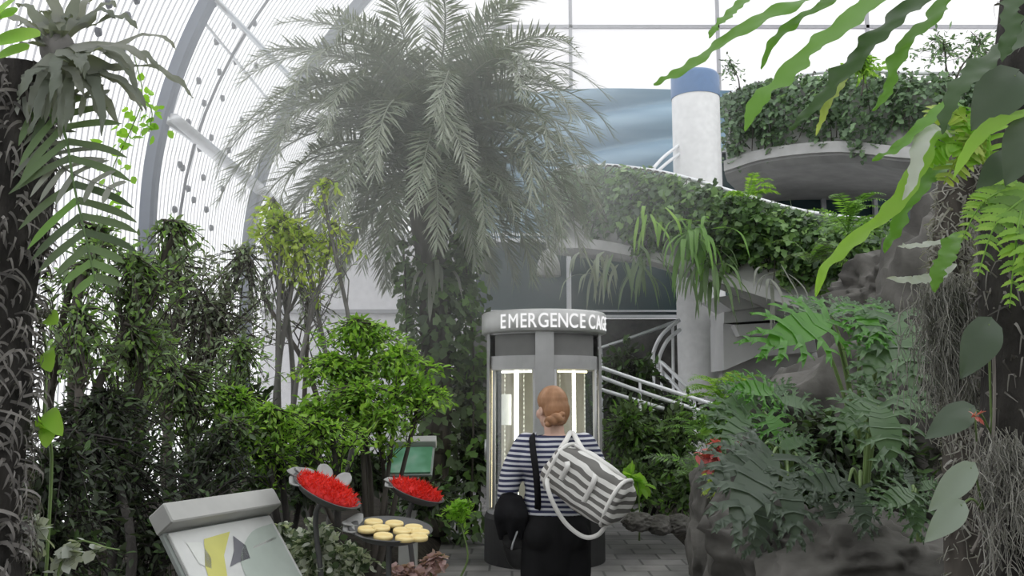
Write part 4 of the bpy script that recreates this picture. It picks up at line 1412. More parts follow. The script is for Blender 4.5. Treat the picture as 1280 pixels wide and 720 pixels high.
u, v = tilt_vec(27, 3)
feeder('flower shaped feeder with a long red shaggy centre and pale petals, nearer the large lectern', W(408, 615, 4.6), u, v, .185, [(178, .075, .075, .1), (150, .07, .07, .25), (112, .13, .045, .42), (85, .13, .04, .5), (215, .05, .06, -.2)])
u, v = tilt_vec(20, 3)
feeder('flower shaped feeder with a red shaggy centre, under the small green lectern', W(520, 616, 5.0), u, v, .16, [(175, .06, .06, .1), (145, .06, .05, .15), (205, .05, .05, -.1)])
u, v = tilt_vec(4, 8)
tc_ = W(488, 663, 4.5)
t, Rm, n_ = feeder('round grey feeding tray on a thin stand carrying pale yellow discs', tc_, u, v, .205, [(165, .07, .1, .25), (197, .06, .09, .1)], red=False)
dish_mat = bpy.data.objects[t.name]
discs = [(467, 653, 'at the back end nearer the big lectern'), (493, 655, 'in the middle of the back row'), (517, 660, 'at the end of the back row nearer the person'),
         (459, 662, 'overlapping the grey petal edge'), (476, 660.5, 'in the middle row beside the edge one'), (503, 664, 'in the middle row at the centre'),
         (525, 666, 'in the middle row at the rim nearer the person'), (479, 670.5, 'at the front rim, first one'), (506, 673, 'at the front rim, second one'), (523, 672, 'at the front rim, third one')]
for px, py, ds in discs:
    lo, hi = 4.1, 4.95
    for _ in range(50):
        mid = (lo + hi) / 2; q = W(px, py, mid)
        if np.dot(q - (tc_ + n_ * .012), n_) < 0: hi = mid      # below the tray plane: too far
        else: lo = mid
    q = W(px, py, lo)
    rad = .047
    g = MB().lathe([(0, .006), (rad * .8, .006), (rad * .95, .009), (rad, .003), (rad, -.008), (0, -.008)], n=28)
    g.v[0] = g.v[0] @ Rm.T + q
    tag(build(g, 'feeding_disc', M['yellow_pad'], origin=q), 'yellow disc in grey tray, ' + ds, 'feeding disc', 'yellow discs in the feeding tray')

# ------------------------------------------------------------------ the big palm
pc = W(530, 190, 10.0)
pb_ = V3(pc[0] + .08, 10.0, 0.1)
palm = thing('feathery_palm', 'large feathery grey green palm with a dome of drooping fronds in the mist', 'palm', pb_)
tp = smooth_path([pb_, pb_ + V3(.1, 0, 1.2), V3(pc[0] + .12, 10, 2.9), V3(pc[0], 10, pc[2] + .1)], 26)
tr = np.interp(np.linspace(0, 1, len(tp)), [0, .1, .7, .9, 1], [.22, .17, .17, .26, .16])
g = MB().tube(tp, tr, 16)
for k in range(170):        # old leaf bases on the trunk
    i = rng.integers(4, len(tp)); a = rng.uniform(0, 2 * PI)
    d = V3(math.cos(a), math.sin(a), 0)
    p0 = tp[i] + d * tr[i] * .95
    g.add(*(lambda pts: (strap(pts, .035, d, n=5, prof=[1, .9, .5, .2]).v[0], strap(pts, .035, d, n=5, prof=[1, .9, .5, .2]).f))([p0, p0 + d * .05 + V3(0, 0, .06), p0 + d * .12 + V3(0, 0, .1)]))
trunk = build(g, 'trunk', M['bark'], palm)
variants = []
for e0, e1, L in ((86, -30, 2.6), (76, -58, 2.8), (65, -72, 2.85), (54, -80, 2.8), (42, -85, 2.65), (28, -88, 2.45), (12, -90, 2.2), (-8, -90, 1.85)):
    vs = []
    for q in range(2):
        vs.append(pinnate(L * (1 + .04 * rng.normal()), math.radians(e0), math.radians(e1), 84, .36, .0125, 66, 26, .22, .3, .10, .016, p=1.0, jit=.2, curl=rng.normal() * .05).mesh('frond'))
    variants.append(vs)
counts = (14, 13, 13, 13, 13, 12, 11, 9)
k = 0
top = V3(0, 0, 0)
for vi, cn in enumerate(counts):
    for j in range(cn):
        az = 2 * PI * (j + rng.uniform(-.3, .3)) / cn + vi * 1.1
        me = variants[vi][k % 2]; k += 1
        Rz_ = np.array((Matrix.Rotation(az, 3, 'Z') @ Matrix.Rotation(rng.normal() * .06, 3, 'X') @ Matrix.Rotation(rng.normal() * .15, 3, 'Y')))
        off = tp[-1] - pb_ + V3(0, 0, -.06 * vi) + Rz_ @ V3(0, .08, 0)
        place_mesh(me, 'frond', M['leaf_palm'], palm, off, Rz_, rng.uniform(.9, 1.06))

g = MB()                     # the tangle of short fronds inside the crown, past the hundred shown singly
for i in range(46):
    e0 = rng.uniform(20, 90); az = rng.uniform(0, 2 * PI)
    q = pinnate(rng.uniform(1.1, 2.0), math.radians(e0), math.radians(e0 - 95), 60, .34, .0125, 66, 28, .22, .3, .1, .014, p=1.0, jit=.2)
    Rz_ = np.array(Matrix.Rotation(az, 3, 'Z'))
    g.add(np.concatenate(q.v) @ Rz_.T + tp[-1] + V3(0, 0, rng.uniform(-.5, .15)) + Rz_ @ V3(0, .08, 0), q.f)
tag(build(g, 'inner_fronds', M['leaf_palm'], palm), kind='stuff')

# epiphytes on and around the palm trunk
def tuft(name, label, cat, c, n, L, wd, mat, el=(10, 80), droop=1.0, jb=0.0, group=None, wave=0.0, part='leaf', azs=(0, 360), n_seg=12):
    """clump of arching strap leaves, each leaf a part"""
    t = thing(name, label, cat, c, group)
    c = np.asarray(c, float)
    for i in range(n):
        a = math.radians(rng.uniform(*azs)); e = math.radians(rng.uniform(*el)); l = L * rng.uniform(.7, 1.15)
        d = V3(math.cos(a) * math.cos(e), math.sin(a) * math.cos(e), math.sin(e)); h = V3(math.cos(a), math.sin(a), 0)
        c_ = c + rng.normal(size=3) * jb * V3(1, .5, .8)
        pts = [c_, c_ + d * l * .4, c_ + d * l * .62 + h * l * .1 - V3(0, 0, droop * l * .16), c_ + d * l * .7 + h * l * .18 - V3(0, 0, droop * l * .55)]
        build(strap(pts, wd * rng.uniform(.8, 1.2), V3(0, 0, 1) + h * .2, wave=wave, n=n_seg), part, mat, t)
    return t


def fern(name, label, cat, c, n, L, pairs, ll, lw, mat, el=(20, 75), e1=-45, group=None, prof='fern', azs=(0, 360), ang=(80, 55)):
    t = thing(name, label, cat, c, group)
    vs = [pinnate(L * (1 + .1 * rng.normal()), math.radians(e), math.radians(e1), pairs, ll, lw, ang[0], ang[1], .05, .25, .12, .006, jit=.08, prof=prof, curl=rng.normal() * .06).mesh('frond') for e in np.linspace(el[0], el[1], 4)]
    for i in range(n):
        az = math.radians(rng.uniform(*azs)) - PI / 2
        Rz_ = np.array(Matrix.Rotation(az, 3, 'Z') @ Matrix.Rotation(rng.normal() * .2, 3, 'Y'))
        place_mesh(vs[i % 4], 'frond', mat, t, (0, 0, 0), Rz_, rng.uniform(.8, 1.15))
    return t


def climber(name, label, cat, path, rad, n, size, mat, tmpl=IVY, stem_r=.012, cam_only=False, hang=.6):
    """leafy creeper round a path"""
    P = smooth_path(path, 30)
    t = thing(name, label, cat, P[0])
    build(MB().tube(P, stem_r, 6), 'stem', M['bark'], t)
    idx = rng.integers(0, len(P), n)
    a = rng.uniform(0, 2 * PI, n)
    rr_ = rad * (0.6 + .6 * rng.random(n))
    out = np.stack([np.cos(a), np.sin(a), 0 * a], 1)
    pos = P[idx] + out * rr_[:, None] + rng.normal(size=(n, 3)) * V3(.03, .03, .06)
    dd = nrm(out * .5 + rng.normal(size=(n, 3)) * .4 + V3(0, 0, -hang))
    R = frames(dd, out + V3(0, 0, .6) + rng.normal(size=(n, 3)) * .3)
    g = MB().scatter(tmpl[0], tmpl[1], pos, R, size * (1 + rng.uniform(-.35, .35, n)))
    build(g, 'foliage', mat, t)
    return t


climber('climbing_vine', 'creeper with dull green leaves wrapped round the lower palm trunk', 'vine', [pb_, W(548, 430, 9.8), W(545, 330, 9.8)], .27, 520, .15, M['leaf_mid'])
climber('climbing_vine', 'hanging green vine in front of the white wall panel beside the palm trunk', 'vine', [gnd(505, 9.9), W(508, 420, 9.9), W(504, 300, 9.9)], .09, 260, .11, M['leaf_mid'])
climber('climbing_vine', 'leafy vine between the palm trunk and the cage fascia', 'vine', [gnd(590, 9.9), W(592, 450, 9.9), W(584, 350, 9.9), W(580, 290, 10)], .14, 420, .13, M['leaf_mid'])
tuft('staghorn_fern', 'pale hanging staghorn fern on the front of the palm trunk', 'fern', W(543, 330, 9.72), 9, .5, .035, M['leaf_stag'], el=(-60, 20), droop=1.3, azs=(200, 340))
climber('aerial_root_vine', 'slim hanging stem with small leaves just behind the palm trunk, towards the cage', 'vine', [gnd(572, 10.2), W(574, 400, 10.2), W(572, 260, 10.2)], .05, 160, .075, M['leaf_grey'])

# ------------------------------------------------------------------ planting on the glazing side
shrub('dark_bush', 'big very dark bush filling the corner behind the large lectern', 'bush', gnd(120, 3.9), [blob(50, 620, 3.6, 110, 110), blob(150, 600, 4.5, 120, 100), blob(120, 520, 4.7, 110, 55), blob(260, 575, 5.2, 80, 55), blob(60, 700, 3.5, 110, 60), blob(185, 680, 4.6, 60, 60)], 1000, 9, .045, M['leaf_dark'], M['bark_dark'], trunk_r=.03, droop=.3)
shrub('leafy_bush', 'grey green bush with scattered bright leaves behind the shaggy trunk', 'bush', gnd(110, 4.9), [blob(100, 420, 4.8, 70, 70), blob(165, 350, 5.2, 75, 60), blob(90, 350, 5.0, 45, 40), blob(180, 440, 5.2, 70, 55), blob(215, 300, 5.4, 50, 40), blob(130, 300, 5.2, 50, 40)], 540, 8, .05, M['leaf_airy'], M['bark'], trunk_r=.035)
shrub('leafy_bush', 'tall airy grey bush in front of the nearer steel arch foot', 'bush', gnd(235, 7.6), [blob(225, 350, 7.4, 75, 60), blob(270, 410, 7.6, 85, 80), blob(190, 430, 7.3, 70, 70), blob(300, 340, 7.8, 55, 60)], 560, 8, .055, M['leaf_grey'], M['bark'], trunk_r=.04, spread=.8)
shrub('leafy_bush', 'green bush low behind the big dark bush, above the large lectern', 'bush', gnd(250, 5.8), [blob(230, 490, 5.7, 95, 55), blob(300, 545, 5.5, 65, 45), blob(190, 440, 5.9, 70, 40), blob(300, 450, 6.0, 50, 40)], 560, 8, .045, M['leaf_airy'], M['bark'], trunk_r=.03)
shrub('slender_tree', 'slender young tree with a yellow green crown left of the palm fronds', 'tree', gnd(356, 7.9), [blob(352, 290, 7.8, 42, 32), blob(340, 265, 7.8, 26, 14), blob(375, 300, 7.8, 40, 22)], 150, 8, .07, M['leaf_yellow'], M['bark_grey'], tmpl=OVAL, trunk_r=.033)
shrub('slender_tree', 'thin tall sapling with sparse yellow leaves in front of the palm', 'tree', gnd(404, 7.8), [blob(405, 245, 7.7, 25, 28), blob(415, 300, 7.8, 45, 40), blob(385, 330, 7.7, 40, 30)], 90, 6, .065, M['leaf_yellow'], M['bark_grey'], trunk_r=.028)
shrub('bare_sapling', 'thin dark twiggy sapling against the white wall panel', 'tree', gnd(385, 8.6), [blob(385, 390, 8.6, 60, 60), blob(330, 370, 8.6, 40, 60)], 60, 5, .06, M['leaf_grey'], M['bark'], trunk_r=.035)
shrub('bright_shrub', 'bright fresh green shrub spreading below the palm trunk', 'shrub', gnd(470, 7.2), [blob(450, 415, 7.2, 70, 22), blob(500, 450, 7.0, 62, 20), blob(420, 455, 7.0, 70, 20), blob(525, 490, 6.9, 52, 20), blob(450, 492, 6.8, 85, 20), blob(390, 520, 6.7, 85, 22), blob(475, 525, 6.7, 55, 16)], 900, 9, .06, M['leaf_bright'], M['bark'], trunk_r=.025, spread=.7, upj=.35)
shrub('bright_shrub', 'lower green shrub with dark bare stems right above the first red feeder', 'shrub', gnd(400, 5.6), [blob(345, 525, 5.6, 65, 24), blob(330, 560, 5.5, 55, 20), blob(415, 540, 5.6, 60, 18), blob(300, 500, 5.7, 50, 20)], 420, 8, .048, M['leaf_bright'], M['bark_dark'], trunk_r=.03, spread=.7, upj=.35)
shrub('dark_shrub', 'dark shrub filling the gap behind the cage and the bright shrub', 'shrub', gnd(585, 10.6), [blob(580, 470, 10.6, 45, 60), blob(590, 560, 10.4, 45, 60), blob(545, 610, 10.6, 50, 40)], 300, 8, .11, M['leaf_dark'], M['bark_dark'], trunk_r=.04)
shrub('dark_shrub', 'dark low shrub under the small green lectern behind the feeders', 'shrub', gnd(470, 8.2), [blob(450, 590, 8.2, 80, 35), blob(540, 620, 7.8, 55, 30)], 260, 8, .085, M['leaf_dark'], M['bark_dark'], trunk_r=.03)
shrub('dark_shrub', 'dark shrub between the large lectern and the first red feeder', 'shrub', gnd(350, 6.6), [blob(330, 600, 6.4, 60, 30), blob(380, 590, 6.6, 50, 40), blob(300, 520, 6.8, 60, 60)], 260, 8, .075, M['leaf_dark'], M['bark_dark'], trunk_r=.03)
shrub('white_flowered_plant', 'low plant with many small white blooms beside the large lectern', 'plant', gnd(395, 4.75), [blob(395, 690, 4.75, 50, 45), blob(440, 705, 4.7, 40, 30), blob(365, 670, 4.9, 25, 25)], 190, 8, .042, M['leaf_variegated'], M['stalk'], tmpl=ROUND, trunk_r=.012, upj=.6)
shrub('pink_flowered_plant', 'small plant with faded pink blooms at the path side under the yellow disc tray', 'plant', gnd(520, 4.9), [blob(513, 716, 4.9, 34, 14), blob(540, 700, 5.0, 18, 12)], 60, 8, .045, M['pale_pink'], M['stalk'], tmpl=ROUND, trunk_r=.01)
shrub('lime_plant', 'small yellow green plant by the path just past the second red feeder', 'plant', gnd(575, 7.4), [blob(572, 635, 7.4, 22, 14)], 40, 6, .06, M['leaf_lime'], M['stalk'], trunk_r=.01)

# shaggy trunk with its ferns
tb = V3(*W(-8, 500, 3.05)[:2], 0.1)
sh_t = thing('shaggy_tree', 'thick shaggy brown tree fern trunk at the photo edge', 'tree trunk', tb)
zt2 = W(0, 88, 3.05)[2]
zz_ = np.linspace(.1, zt2, 30)
g = MB().tube(np.stack([tb[0] + .02 * np.sin(zz_ * 3), tb[1] + 0 * zz_, zz_], 1), .125 + .012 * np.sin(zz_ * 9), 20)
tk = build(g, 'trunk', M['bark_dark'], sh_t)
g = MB()
for i in range(2600):
    a = rng.uniform(0, 2 * PI); z = rng.uniform(.15, zt2)
    d = V3(math.cos(a), math.sin(a), 0); s = V3(-d[1], d[0], 0)
    p0 = V3(tb[0], tb[1], z) + d * .12
    l = rng.uniform(.025, .08)
    sg = rng.choice((-1, 1)); s2 = s * rng.normal() * .7
    pts = [p0, p0 + d * l * .4 + s2 * l * .5 + V3(0, 0, sg * l * .15), p0 + d * l * .55 + s2 * l - V3(0, 0, l * .5), p0 + d * l * .35 + s2 * l * 1.2 - V3(0, 0, l * 1.0)]
    q = strap(pts, rng.uniform(.003, .007), d, n=6, prof=[.8, 1, .7, .1])
    g.add(q.v[0], q.f)
tag(build(g, 'shaggy_fibre', M['fibre'], tk), kind='stuff')


def antler(base, d, L, wd, nh, forks=2, mat=None, parent=None):
    d = nrm(d); nh = np.asarray(nh, float); s = nrm(np.cross(d, nh)); g = V3(0, 0, -1)
    mb_ = MB()
    mid = base + d * L * .5 + g * L * .08
    q = strap([base, base + d * L * .28, mid], wd, nh, n=10, prof=[.3, .45, .8, 1.15]); mb_.add(q.v[0], q.f)
    for k in range(forks + 1):
        o = (k - forks / 2) / max(1, forks / 2)
        dd = nrm(d + s * o * .95 + g * .2 + rng.normal(size=3) * .12)
        l = L * rng.uniform(.42, .78)
        pts = [mid - d * .02 + s * o * wd * .5, mid + dd * l * .45 + s * o * wd * .5, mid + dd * l * .8 + g * l * .15, mid + dd * l + g * l * .4]
        q = strap(pts, wd * .46, nh, n=12, prof=[1.1, .8, .75, .6, .05], jag=.3, waves=4, wave=.5); mb_.add(q.v[0], q.f)
    return build(mb_, 'leaf', mat, parent)


sc_ = W(72, 62, 3.0)
st_ = thing('staghorn_fern', 'grey staghorn fern with forked leaves on top of the shaggy trunk', 'fern', sc_)
build(MB().ellipsoid(sc_, (.06, .05, .07)), 'root_ball', M['bark_grey'], st_)
for (tx, ty, dy, wd) in ((205, 40, -.02, .04), (185, 95, -.1, .045), (135, 110, -.15, .045), (90, 120, -.12, .05), (40, 110, -.1, .045), (60, 5, -.1, .05), (100, -30, .0, .05), (140, -20, .05, .045), (20, 30, -.1, .05), (110, 60, -.2, .05), (60, 90, -.2, .045), (150, 45, -.15, .04), (30, -20, 0, .05)):
    tip = W(tx, ty, 3.0 + dy)
    antler(sc_, tip - sc_, np.linalg.norm(tip - sc_) * 1.02, wd, V3(.1, -.7, .7), 2, M['leaf_stag'], st_)


def lobed_frond(path, nh, pairs, ll, lw, ang=70, mat=None, parent=None, name='frond', rr=.006, droop=.3):
    P = smooth_path(path, 30); T = nrm(np.gradient(P, axis=0)); nh = nrm(np.asarray(nh, float))
    g = MB().tube(P, np.linspace(rr, rr * .4, len(P)), 6)
    for k in range(pairs):
        t = (k + .5) / pairs; i = min(len(P) - 1, int(t * (len(P) - 1)))
        s = nrm(np.cross(T[i], nh))
        l = ll * (math.sin(PI * min(1, .18 + t * .75)) ** .6) * (1 if t < .8 else .8)
        for sd in (-1, 1):
            a = math.radians(ang + rng.normal() * 4)
            d = nrm(T[i] * math.cos(a) + s * sd * math.sin(a) + rng.normal(size=3) * .04)
            p0 = P[i]
            pts = [p0, p0 + d * l * .35, p0 + d * l * .7 - V3(0, 0, droop * l * .12), p0 + d * l - V3(0, 0, droop * l * .4)]
            q = strap(pts, lw, nh, n=9, prof=[1, .85, 1, .95, .75, .08], cup=.1); g.add(q.v[0], q.f)
    return build(g, name, mat, parent)


of = thing('oak_leaf_fern', 'hanging fern with long finger lobed grey green fronds beside the shaggy trunk', 'fern', W(40, 130, 3.0))
lobed_frond([W(8, 112, 3.0), W(60, 112, 2.95), W(130, 125, 2.9)], V3(0, -.85, .4), 10, .15, .012, 62, M['leaf_stag'], of)
lobed_frond([W(40, 130, 3.0), W(78, 160, 2.92), W(92, 230, 2.88), W(108, 300, 2.86), W(122, 365, 2.85)], V3(.1, -.95, .2), 13, .21, .014, 62, M['leaf_mid'], of)
lobed_frond([W(30, 140, 3.0), W(62, 190, 2.95), W(88, 215, 2.9), W(150, 240, 2.85)], V3(0, -.8, .5), 9, .15, .012, 66, M['leaf_stag'], of)
bl = thing('broad_leaf_plant', 'bright green broad leaves at the upper photo corner over the staghorn fern', 'plant', W(-30, 60, 2.3))
for (bx, by, tx, ty, wd) in ((-30, 60, 30, -10, .05), (-30, 70, 50, 45, .05), (-20, 90, 35, 62, .045), (-20, 40, 15, 20, .05)):
    a_, b_ = W(bx, by, 2.3), W(tx, ty, 2.2)
    build(strap([a_, a_ * .6 + b_ * .4 + V3(0, 0, .02), a_ * .25 + b_ * .75 + V3(0, 0, .01), b_], wd, V3(0, -.8, .6), n=14), 'leaf', M['leaf_lime'], bl)
g = MB(); t = thing('trailing_vine', 'thin trailing vine with small bright leaves hanging before the nearer steel arch', 'vine', W(165, 60, 4.2))
P = smooth_path([W(165, 60, 4.2), W(178, 120, 4.2), W(160, 170, 4.2), W(140, 215, 4.2), W(150, 250, 4.2)], 26)
P2 = smooth_path([W(178, 120, 4.2), W(190, 140, 4.2), W(186, 165, 4.2)], 14)
build(MB().tube(P, .003, 5).tube(P2, .003, 5), 'stem', M['stalk'], t)
pp = np.vstack([P[rng.integers(6, len(P), 42)], P2[rng.integers(0, len(P2), 34)]]) + rng.normal(size=(76, 3)) * V3(.045, .03, .035)
leaf_cloud(g, pp, nrm(rng.normal(size=(76, 3)) + V3(0, -.5, -.6)), .05, ROUND, 1.0)
build(g, 'foliage', M['leaf_lime'], t)
# loose bright leaves among the dark bush
t = thing('broad_leaf_plant', 'bright lime leaved climber in the dark bush below the shaggy trunk', 'plant', gnd(70, 3.3))
st = smooth_path([gnd(70, 3.3), W(64, 600, 3.3), W(55, 540, 3.2), W(58, 440, 3.2), W(45, 380, 3.2)], 24)
build(MB().tube(st, .006, 6), 'stem', M['stalk'], t)
for bx, by, tx, ty in ((58, 515, 78, 545), (56, 440, 64, 465), (58, 398, 72, 405), (60, 545, 48, 520), (42, 300, 36, 325), (66, 530, 58, 560)):
    a_, b_ = W(bx, by, 3.15), W(tx, ty, 3.05)
    build(strap([a_, a_ * .6 + b_ * .4 + V3(0, -.01, .01), b_], .035, V3(0, -.9, .4), n=10), 'leaf', M['leaf_lime'], t)
shrub('pale_flowered_plant', 'plant with a few pale whitish leaves low in the dark corner bush', 'plant', gnd(38, 3.3), [blob(35, 665, 3.2, 22, 30), blob(80, 690, 3.2, 16, 14)], 26, 6, .05, M['leaf_silver'], M['stalk'], trunk_r=.008, tmpl=ROUND)
#@@SPLIT@@
# ------------------------------------------------------------------ ivy over the walkways
def ivy_on(P, O, label, n, size, mat, z0, z1, out=(.04, .3), s0=0, s1=1, over=.25, strands=30, name='ivy'):
    t = thing(name, label, 'ivy', (*P[len(P) // 2][:2], P[len(P) // 2][2] - 1.2))
    s = rng.uniform(s0, s1, n) * (len(P) - 1)
    i = np.clip(s.astype(int), 0, len(P) - 2); f = (s - i)[:, None]
    c = P[i] * (1 - f) + P[i + 1] * f; o = O[i]
    # lumpy outline: depth and hang vary along the edge
    lump = np.array([mnoise.noise(Vector((float(a) * .55, 0, 1.3))) for a in s])
    lump2 = np.array([mnoise.noise(Vector((float(a) * 1.7, 4, 1.3))) for a in s])
    u = rng.uniform(0, 1, n) ** .85
    z = z0 + (z1 - z0) * (1 + .45 * lump + .25 * lump2) * u
    bul = out[0] + (out[1] - out[0]) * np.sin(PI * np.clip(u * .85 + .12, 0, 1)) * rng.uniform(.45, 1.1, n) * (1 + .5 * lump2)
    top = rng.random(n) < over
    pos = c + o * np.where(top, rng.uniform(-.35, .15, n), bul)[:, None]
    pos[:, 2] += np.where(top, rng.uniform(-.3, -.06, n) + .05 * lump2, z - .06)
    pos += rng.normal(size=(n, 3)) * .03
    dd = nrm(o * .5 + rng.normal(size=(n, 3)) * .5 + V3(0, 0, -.6))
    R = frames(dd, o * .8 + V3(0, 0, .7) + rng.normal(size=(n, 3)) * .35)
    g = MB().scatter(IVY[0], IVY[1], pos, R, size * (1 + rng.uniform(-.4, .4, n)))
    build(g, 'foliage', mat, t)
    g = MB()
    for k in range(strands):
        j = int(np.clip(rng.uniform(s0, s1) * (len(P) - 1), 0, len(P) - 1))
        a = P[j] + O[j] * .1; L = abs(z1) * rng.uniform(.6, 1.2)
        pts = [P[j] - O[j] * .1, a + V3(0, 0, -.05), a + O[j] * .12 + V3(rng.normal() * .1, 0, -L * .5), a + O[j] * .08 + V3(rng.normal() * .15, 0, -L)]
        g.tube(smooth_path(pts, 10), .009, 4)
    build(g, 'stem_tangle', M['bark'], t)
    return t


ivy_on(LP, LO, 'thick green ivy mantle over the lower curved walkway, bright where it bulges', 5200, .115, M['ivy'], 0.02, -1.0, (.05, .5), .30, 1.0, strands=46)
ivy_on(LP, LO, 'darker ivy end of the lower walkway next to the palm crown', 1700, .11, M['ivy_dull'], 0.0, -.95, (.05, .35), 0.02, .36, strands=20)
ivy_on(UP, UO, 'dull green ivy mantle hanging over the upper curved walkway', 4600, .115, M['ivy_dull'], 0.0, -1.2, (.05, .45), 0.0, 1.0, over=.2, strands=40)


def hanging(label, px, py, Y, n, L, wd, mat, name='hanging_fern', azs=(180, 360)):
    return tuft(name, label, 'fern', W(px, py, Y), n, L, wd, mat, el=(-80, 5), droop=1.2, azs=azs, jb=.13)


hanging('large tassel of long pale strap leaves hanging from the ivy in front of the pillar', 868, 290, 11.9, 36, .62, .032, M['leaf_green'])
hanging('second tassel of strap leaves drooping lower along the pillar edge', 892, 325, 11.8, 26, .6, .03, M['leaf_mid'])
hanging('thin green tassel hanging under the walkway midway between cage and pillar', 795, 322, 12.8, 24, .6, .03, M['leaf_mid'])
hanging('grey green tassel hanging under the walkway just above the cage fascia end', 752, 325, 13.2, 22, .55, .03, M['leaf_grey'])
hanging('pale tassel at the bulge of the ivy, high and short', 812, 268, 12.2, 10, .45, .03, M['leaf_bright'])
hanging('small dry grey tassel under the ivy above the stepped slabs', 960, 345, 11.4, 12, .5, .02, M['leaf_stag'])
t = thing('hanging_pot', 'small pale bell shaped pot hanging under the walkway near the cage', 'pot', W(686, 350, 13.4))
q = W(686, 345, 13.4)
build(MB().lathe([(.02, .42), (.1, .38), (.17, .2), (.19, 0), (.16, 0), (.13, .2), (.02, .36)], q, 20), 'pot', M['concrete'], t)
build(MB().tube([q + V3(0, 0, .4), q + V3(0, 0, .95)], .012, 6), 'cord', M['dark_steel'], t)
for lab, px, py, Y, n, L, mt in (('fresh green fern arching at the end of the ivy below the strap leaves', 1060, 290, 9.6, 16, .75, 'leaf_green'),
                                 ('lime tinted fern sprouting above the walkway rail beside the ivy bulge', 935, 246, 11.9, 9, .5, 'leaf_bright'),
                                 ('fern with upright fronds where the ivy meets the dark rock', 1012, 330, 10.4, 14, .6, 'leaf_mid')):
    fern('green_fern', lab, 'fern', W(px, py, Y), n, L, 22, .13, .016, M[mt], el=(30, 80), e1=-40)
shrub('balcony_plant', 'airy plant with thin stems rising above the upper walkway rail', 'plant', W(1190, 105, 14.3), [blob(1180, 60, 14.3, 60, 35), blob(1225, 55, 14.2, 40, 35)], 90, 5, .1, M['ivy_dull'], M['bark'], trunk_r=.02)
shrub('balcony_plant', 'sparse wispy plant above the rail beside the blue pillar band', 'plant', W(925, 118, 16.2), [blob(915, 85, 16.2, 25, 25)], 30, 5, .08, M['ivy_dull'], M['bark'], trunk_r=.015)
shrub('balcony_plant', 'bright green plant leaning over the upper walkway ivy', 'plant', W(1075, 120, 14.2), [blob(1078, 82, 14.0, 28, 16)], 40, 6, .13, M['leaf_bright'], M['bark'], trunk_r=.015)

# ------------------------------------------------------------------ bush and stones behind the person, path side
shrub('dark_green_bush', 'dark green bush under the stair rails beside the cage', 'bush', gnd(810, 10.6), [blob(790, 540, 10.3, 50, 50), blob(840, 560, 10.3, 50, 60), blob(800, 600, 10.0, 55, 35), blob(860, 610, 9.8, 35, 35)], 560, 8, .1, M['leaf_mid'], M['bark_dark'], trunk_r=.03)
shrub('lime_plant', 'few lime yellow leaves at the foot of the bush behind the duffel', 'plant', gnd(797, 9.5), [blob(795, 598, 9.5, 16, 8)], 8, 4, .13, M['leaf_lime'], M['stalk'], trunk_r=.01, tmpl=ROUND)
shrub('leafy_bush', 'back bush low behind the spiral stair rail', 'bush', gnd(800, 12.6), [blob(785, 470, 12.6, 55, 55), blob(850, 520, 12.2, 60, 40)], 240, 7, .12, M['leaf_dark'], M['bark_dark'], trunk_r=.03)
for lab, px, py, Y, n, L, mt in (('feathery fern at the foot of the pillar beside the straight rails', 880, 540, 9.2, 18, .6, 'leaf_green'),
                                 ('dark fern in front of the bush next to the tall rock', 862, 600, 8.6, 14, .5, 'leaf_mid'),
                                 ('upright fern growing before the pillar, over the rail end', 902, 500, 9.0, 14, .55, 'leaf_bright')):
    fern('green_fern', lab, 'fern', W(px, py, Y), n, L, 20, .12, .012, M[mt], el=(25, 85), e1=-35)


def rock(label, px, py, Y, rx, ry, rd, seed, mat='rock', name='boulder', rough=.35):
    k = Y / F
    c = W(px, py, Y)
    me = rock_mesh((rx * k, rd, ry * k), seed, rough)
    zmin = min(v.co.z for v in me.vertices)
    n = len(me.vertices); a = np.empty(n * 3, np.float32); me.vertices.foreach_get('co', a); a = a.reshape(-1, 3)
    # seat the stone: reach down to the ground where it is shown low
    if c[2] + zmin > 0.05 and name == 'boulder':
        low = a[:, 2] < 0
        a[low, 2] *= (c[2] - .02) / -zmin
    a[:, 2] -= a[:, 2].min()
    me.vertices.foreach_set('co', a.ravel()); me.update()
    base = (c[0], c[1], max(.02, c[2] + zmin if name != 'boulder' else min(c[2] + zmin, .02)))
    return tag(link(name, me, M[mat], None, base), label, 'rock')


rock('broad dark boulder at the lower photo edge under the split leaf plants', 1085, 700, 4.3, 110, 55, .5, 1)
rock('knobbly brown boulder next to the path below the lobed leaves', 985, 705, 4.7, 75, 70, .4, 2)
rock('tall narrow boulder beside the path with red flowers on top', 893, 655, 6.4, 28, 75, .35, 3)
rock('pale rough boulder wedged between the path and the knobbly boulder', 932, 690, 5.4, 40, 60, .35, 4)
rock('large dark rock face behind the split leaf plants', 1090, 590, 5.6, 190, 130, .6, 5)
rock('grey craggy rock high behind the split leaf plants, under the wavy fern leaf', 1115, 375, 7.6, 62, 50, .8, 6, 'rock', rough=.5)
rock('dark rock mass behind the mossy trunk', 1210, 470, 5.2, 120, 190, .6, 7)
for i, (lab, px, py, rx) in enumerate((('small round stone edging the path beside the duffel', 797, 652, 17), ('second flat stone edging the path, middle of the row', 825, 656, 16), ('third pale stone edging the path next to the tall boulder', 848, 655, 17))):
    rock(lab, px, py, 9.3, rx, 11, .15, 10 + i, 'rock', 'edging_stone', .25)

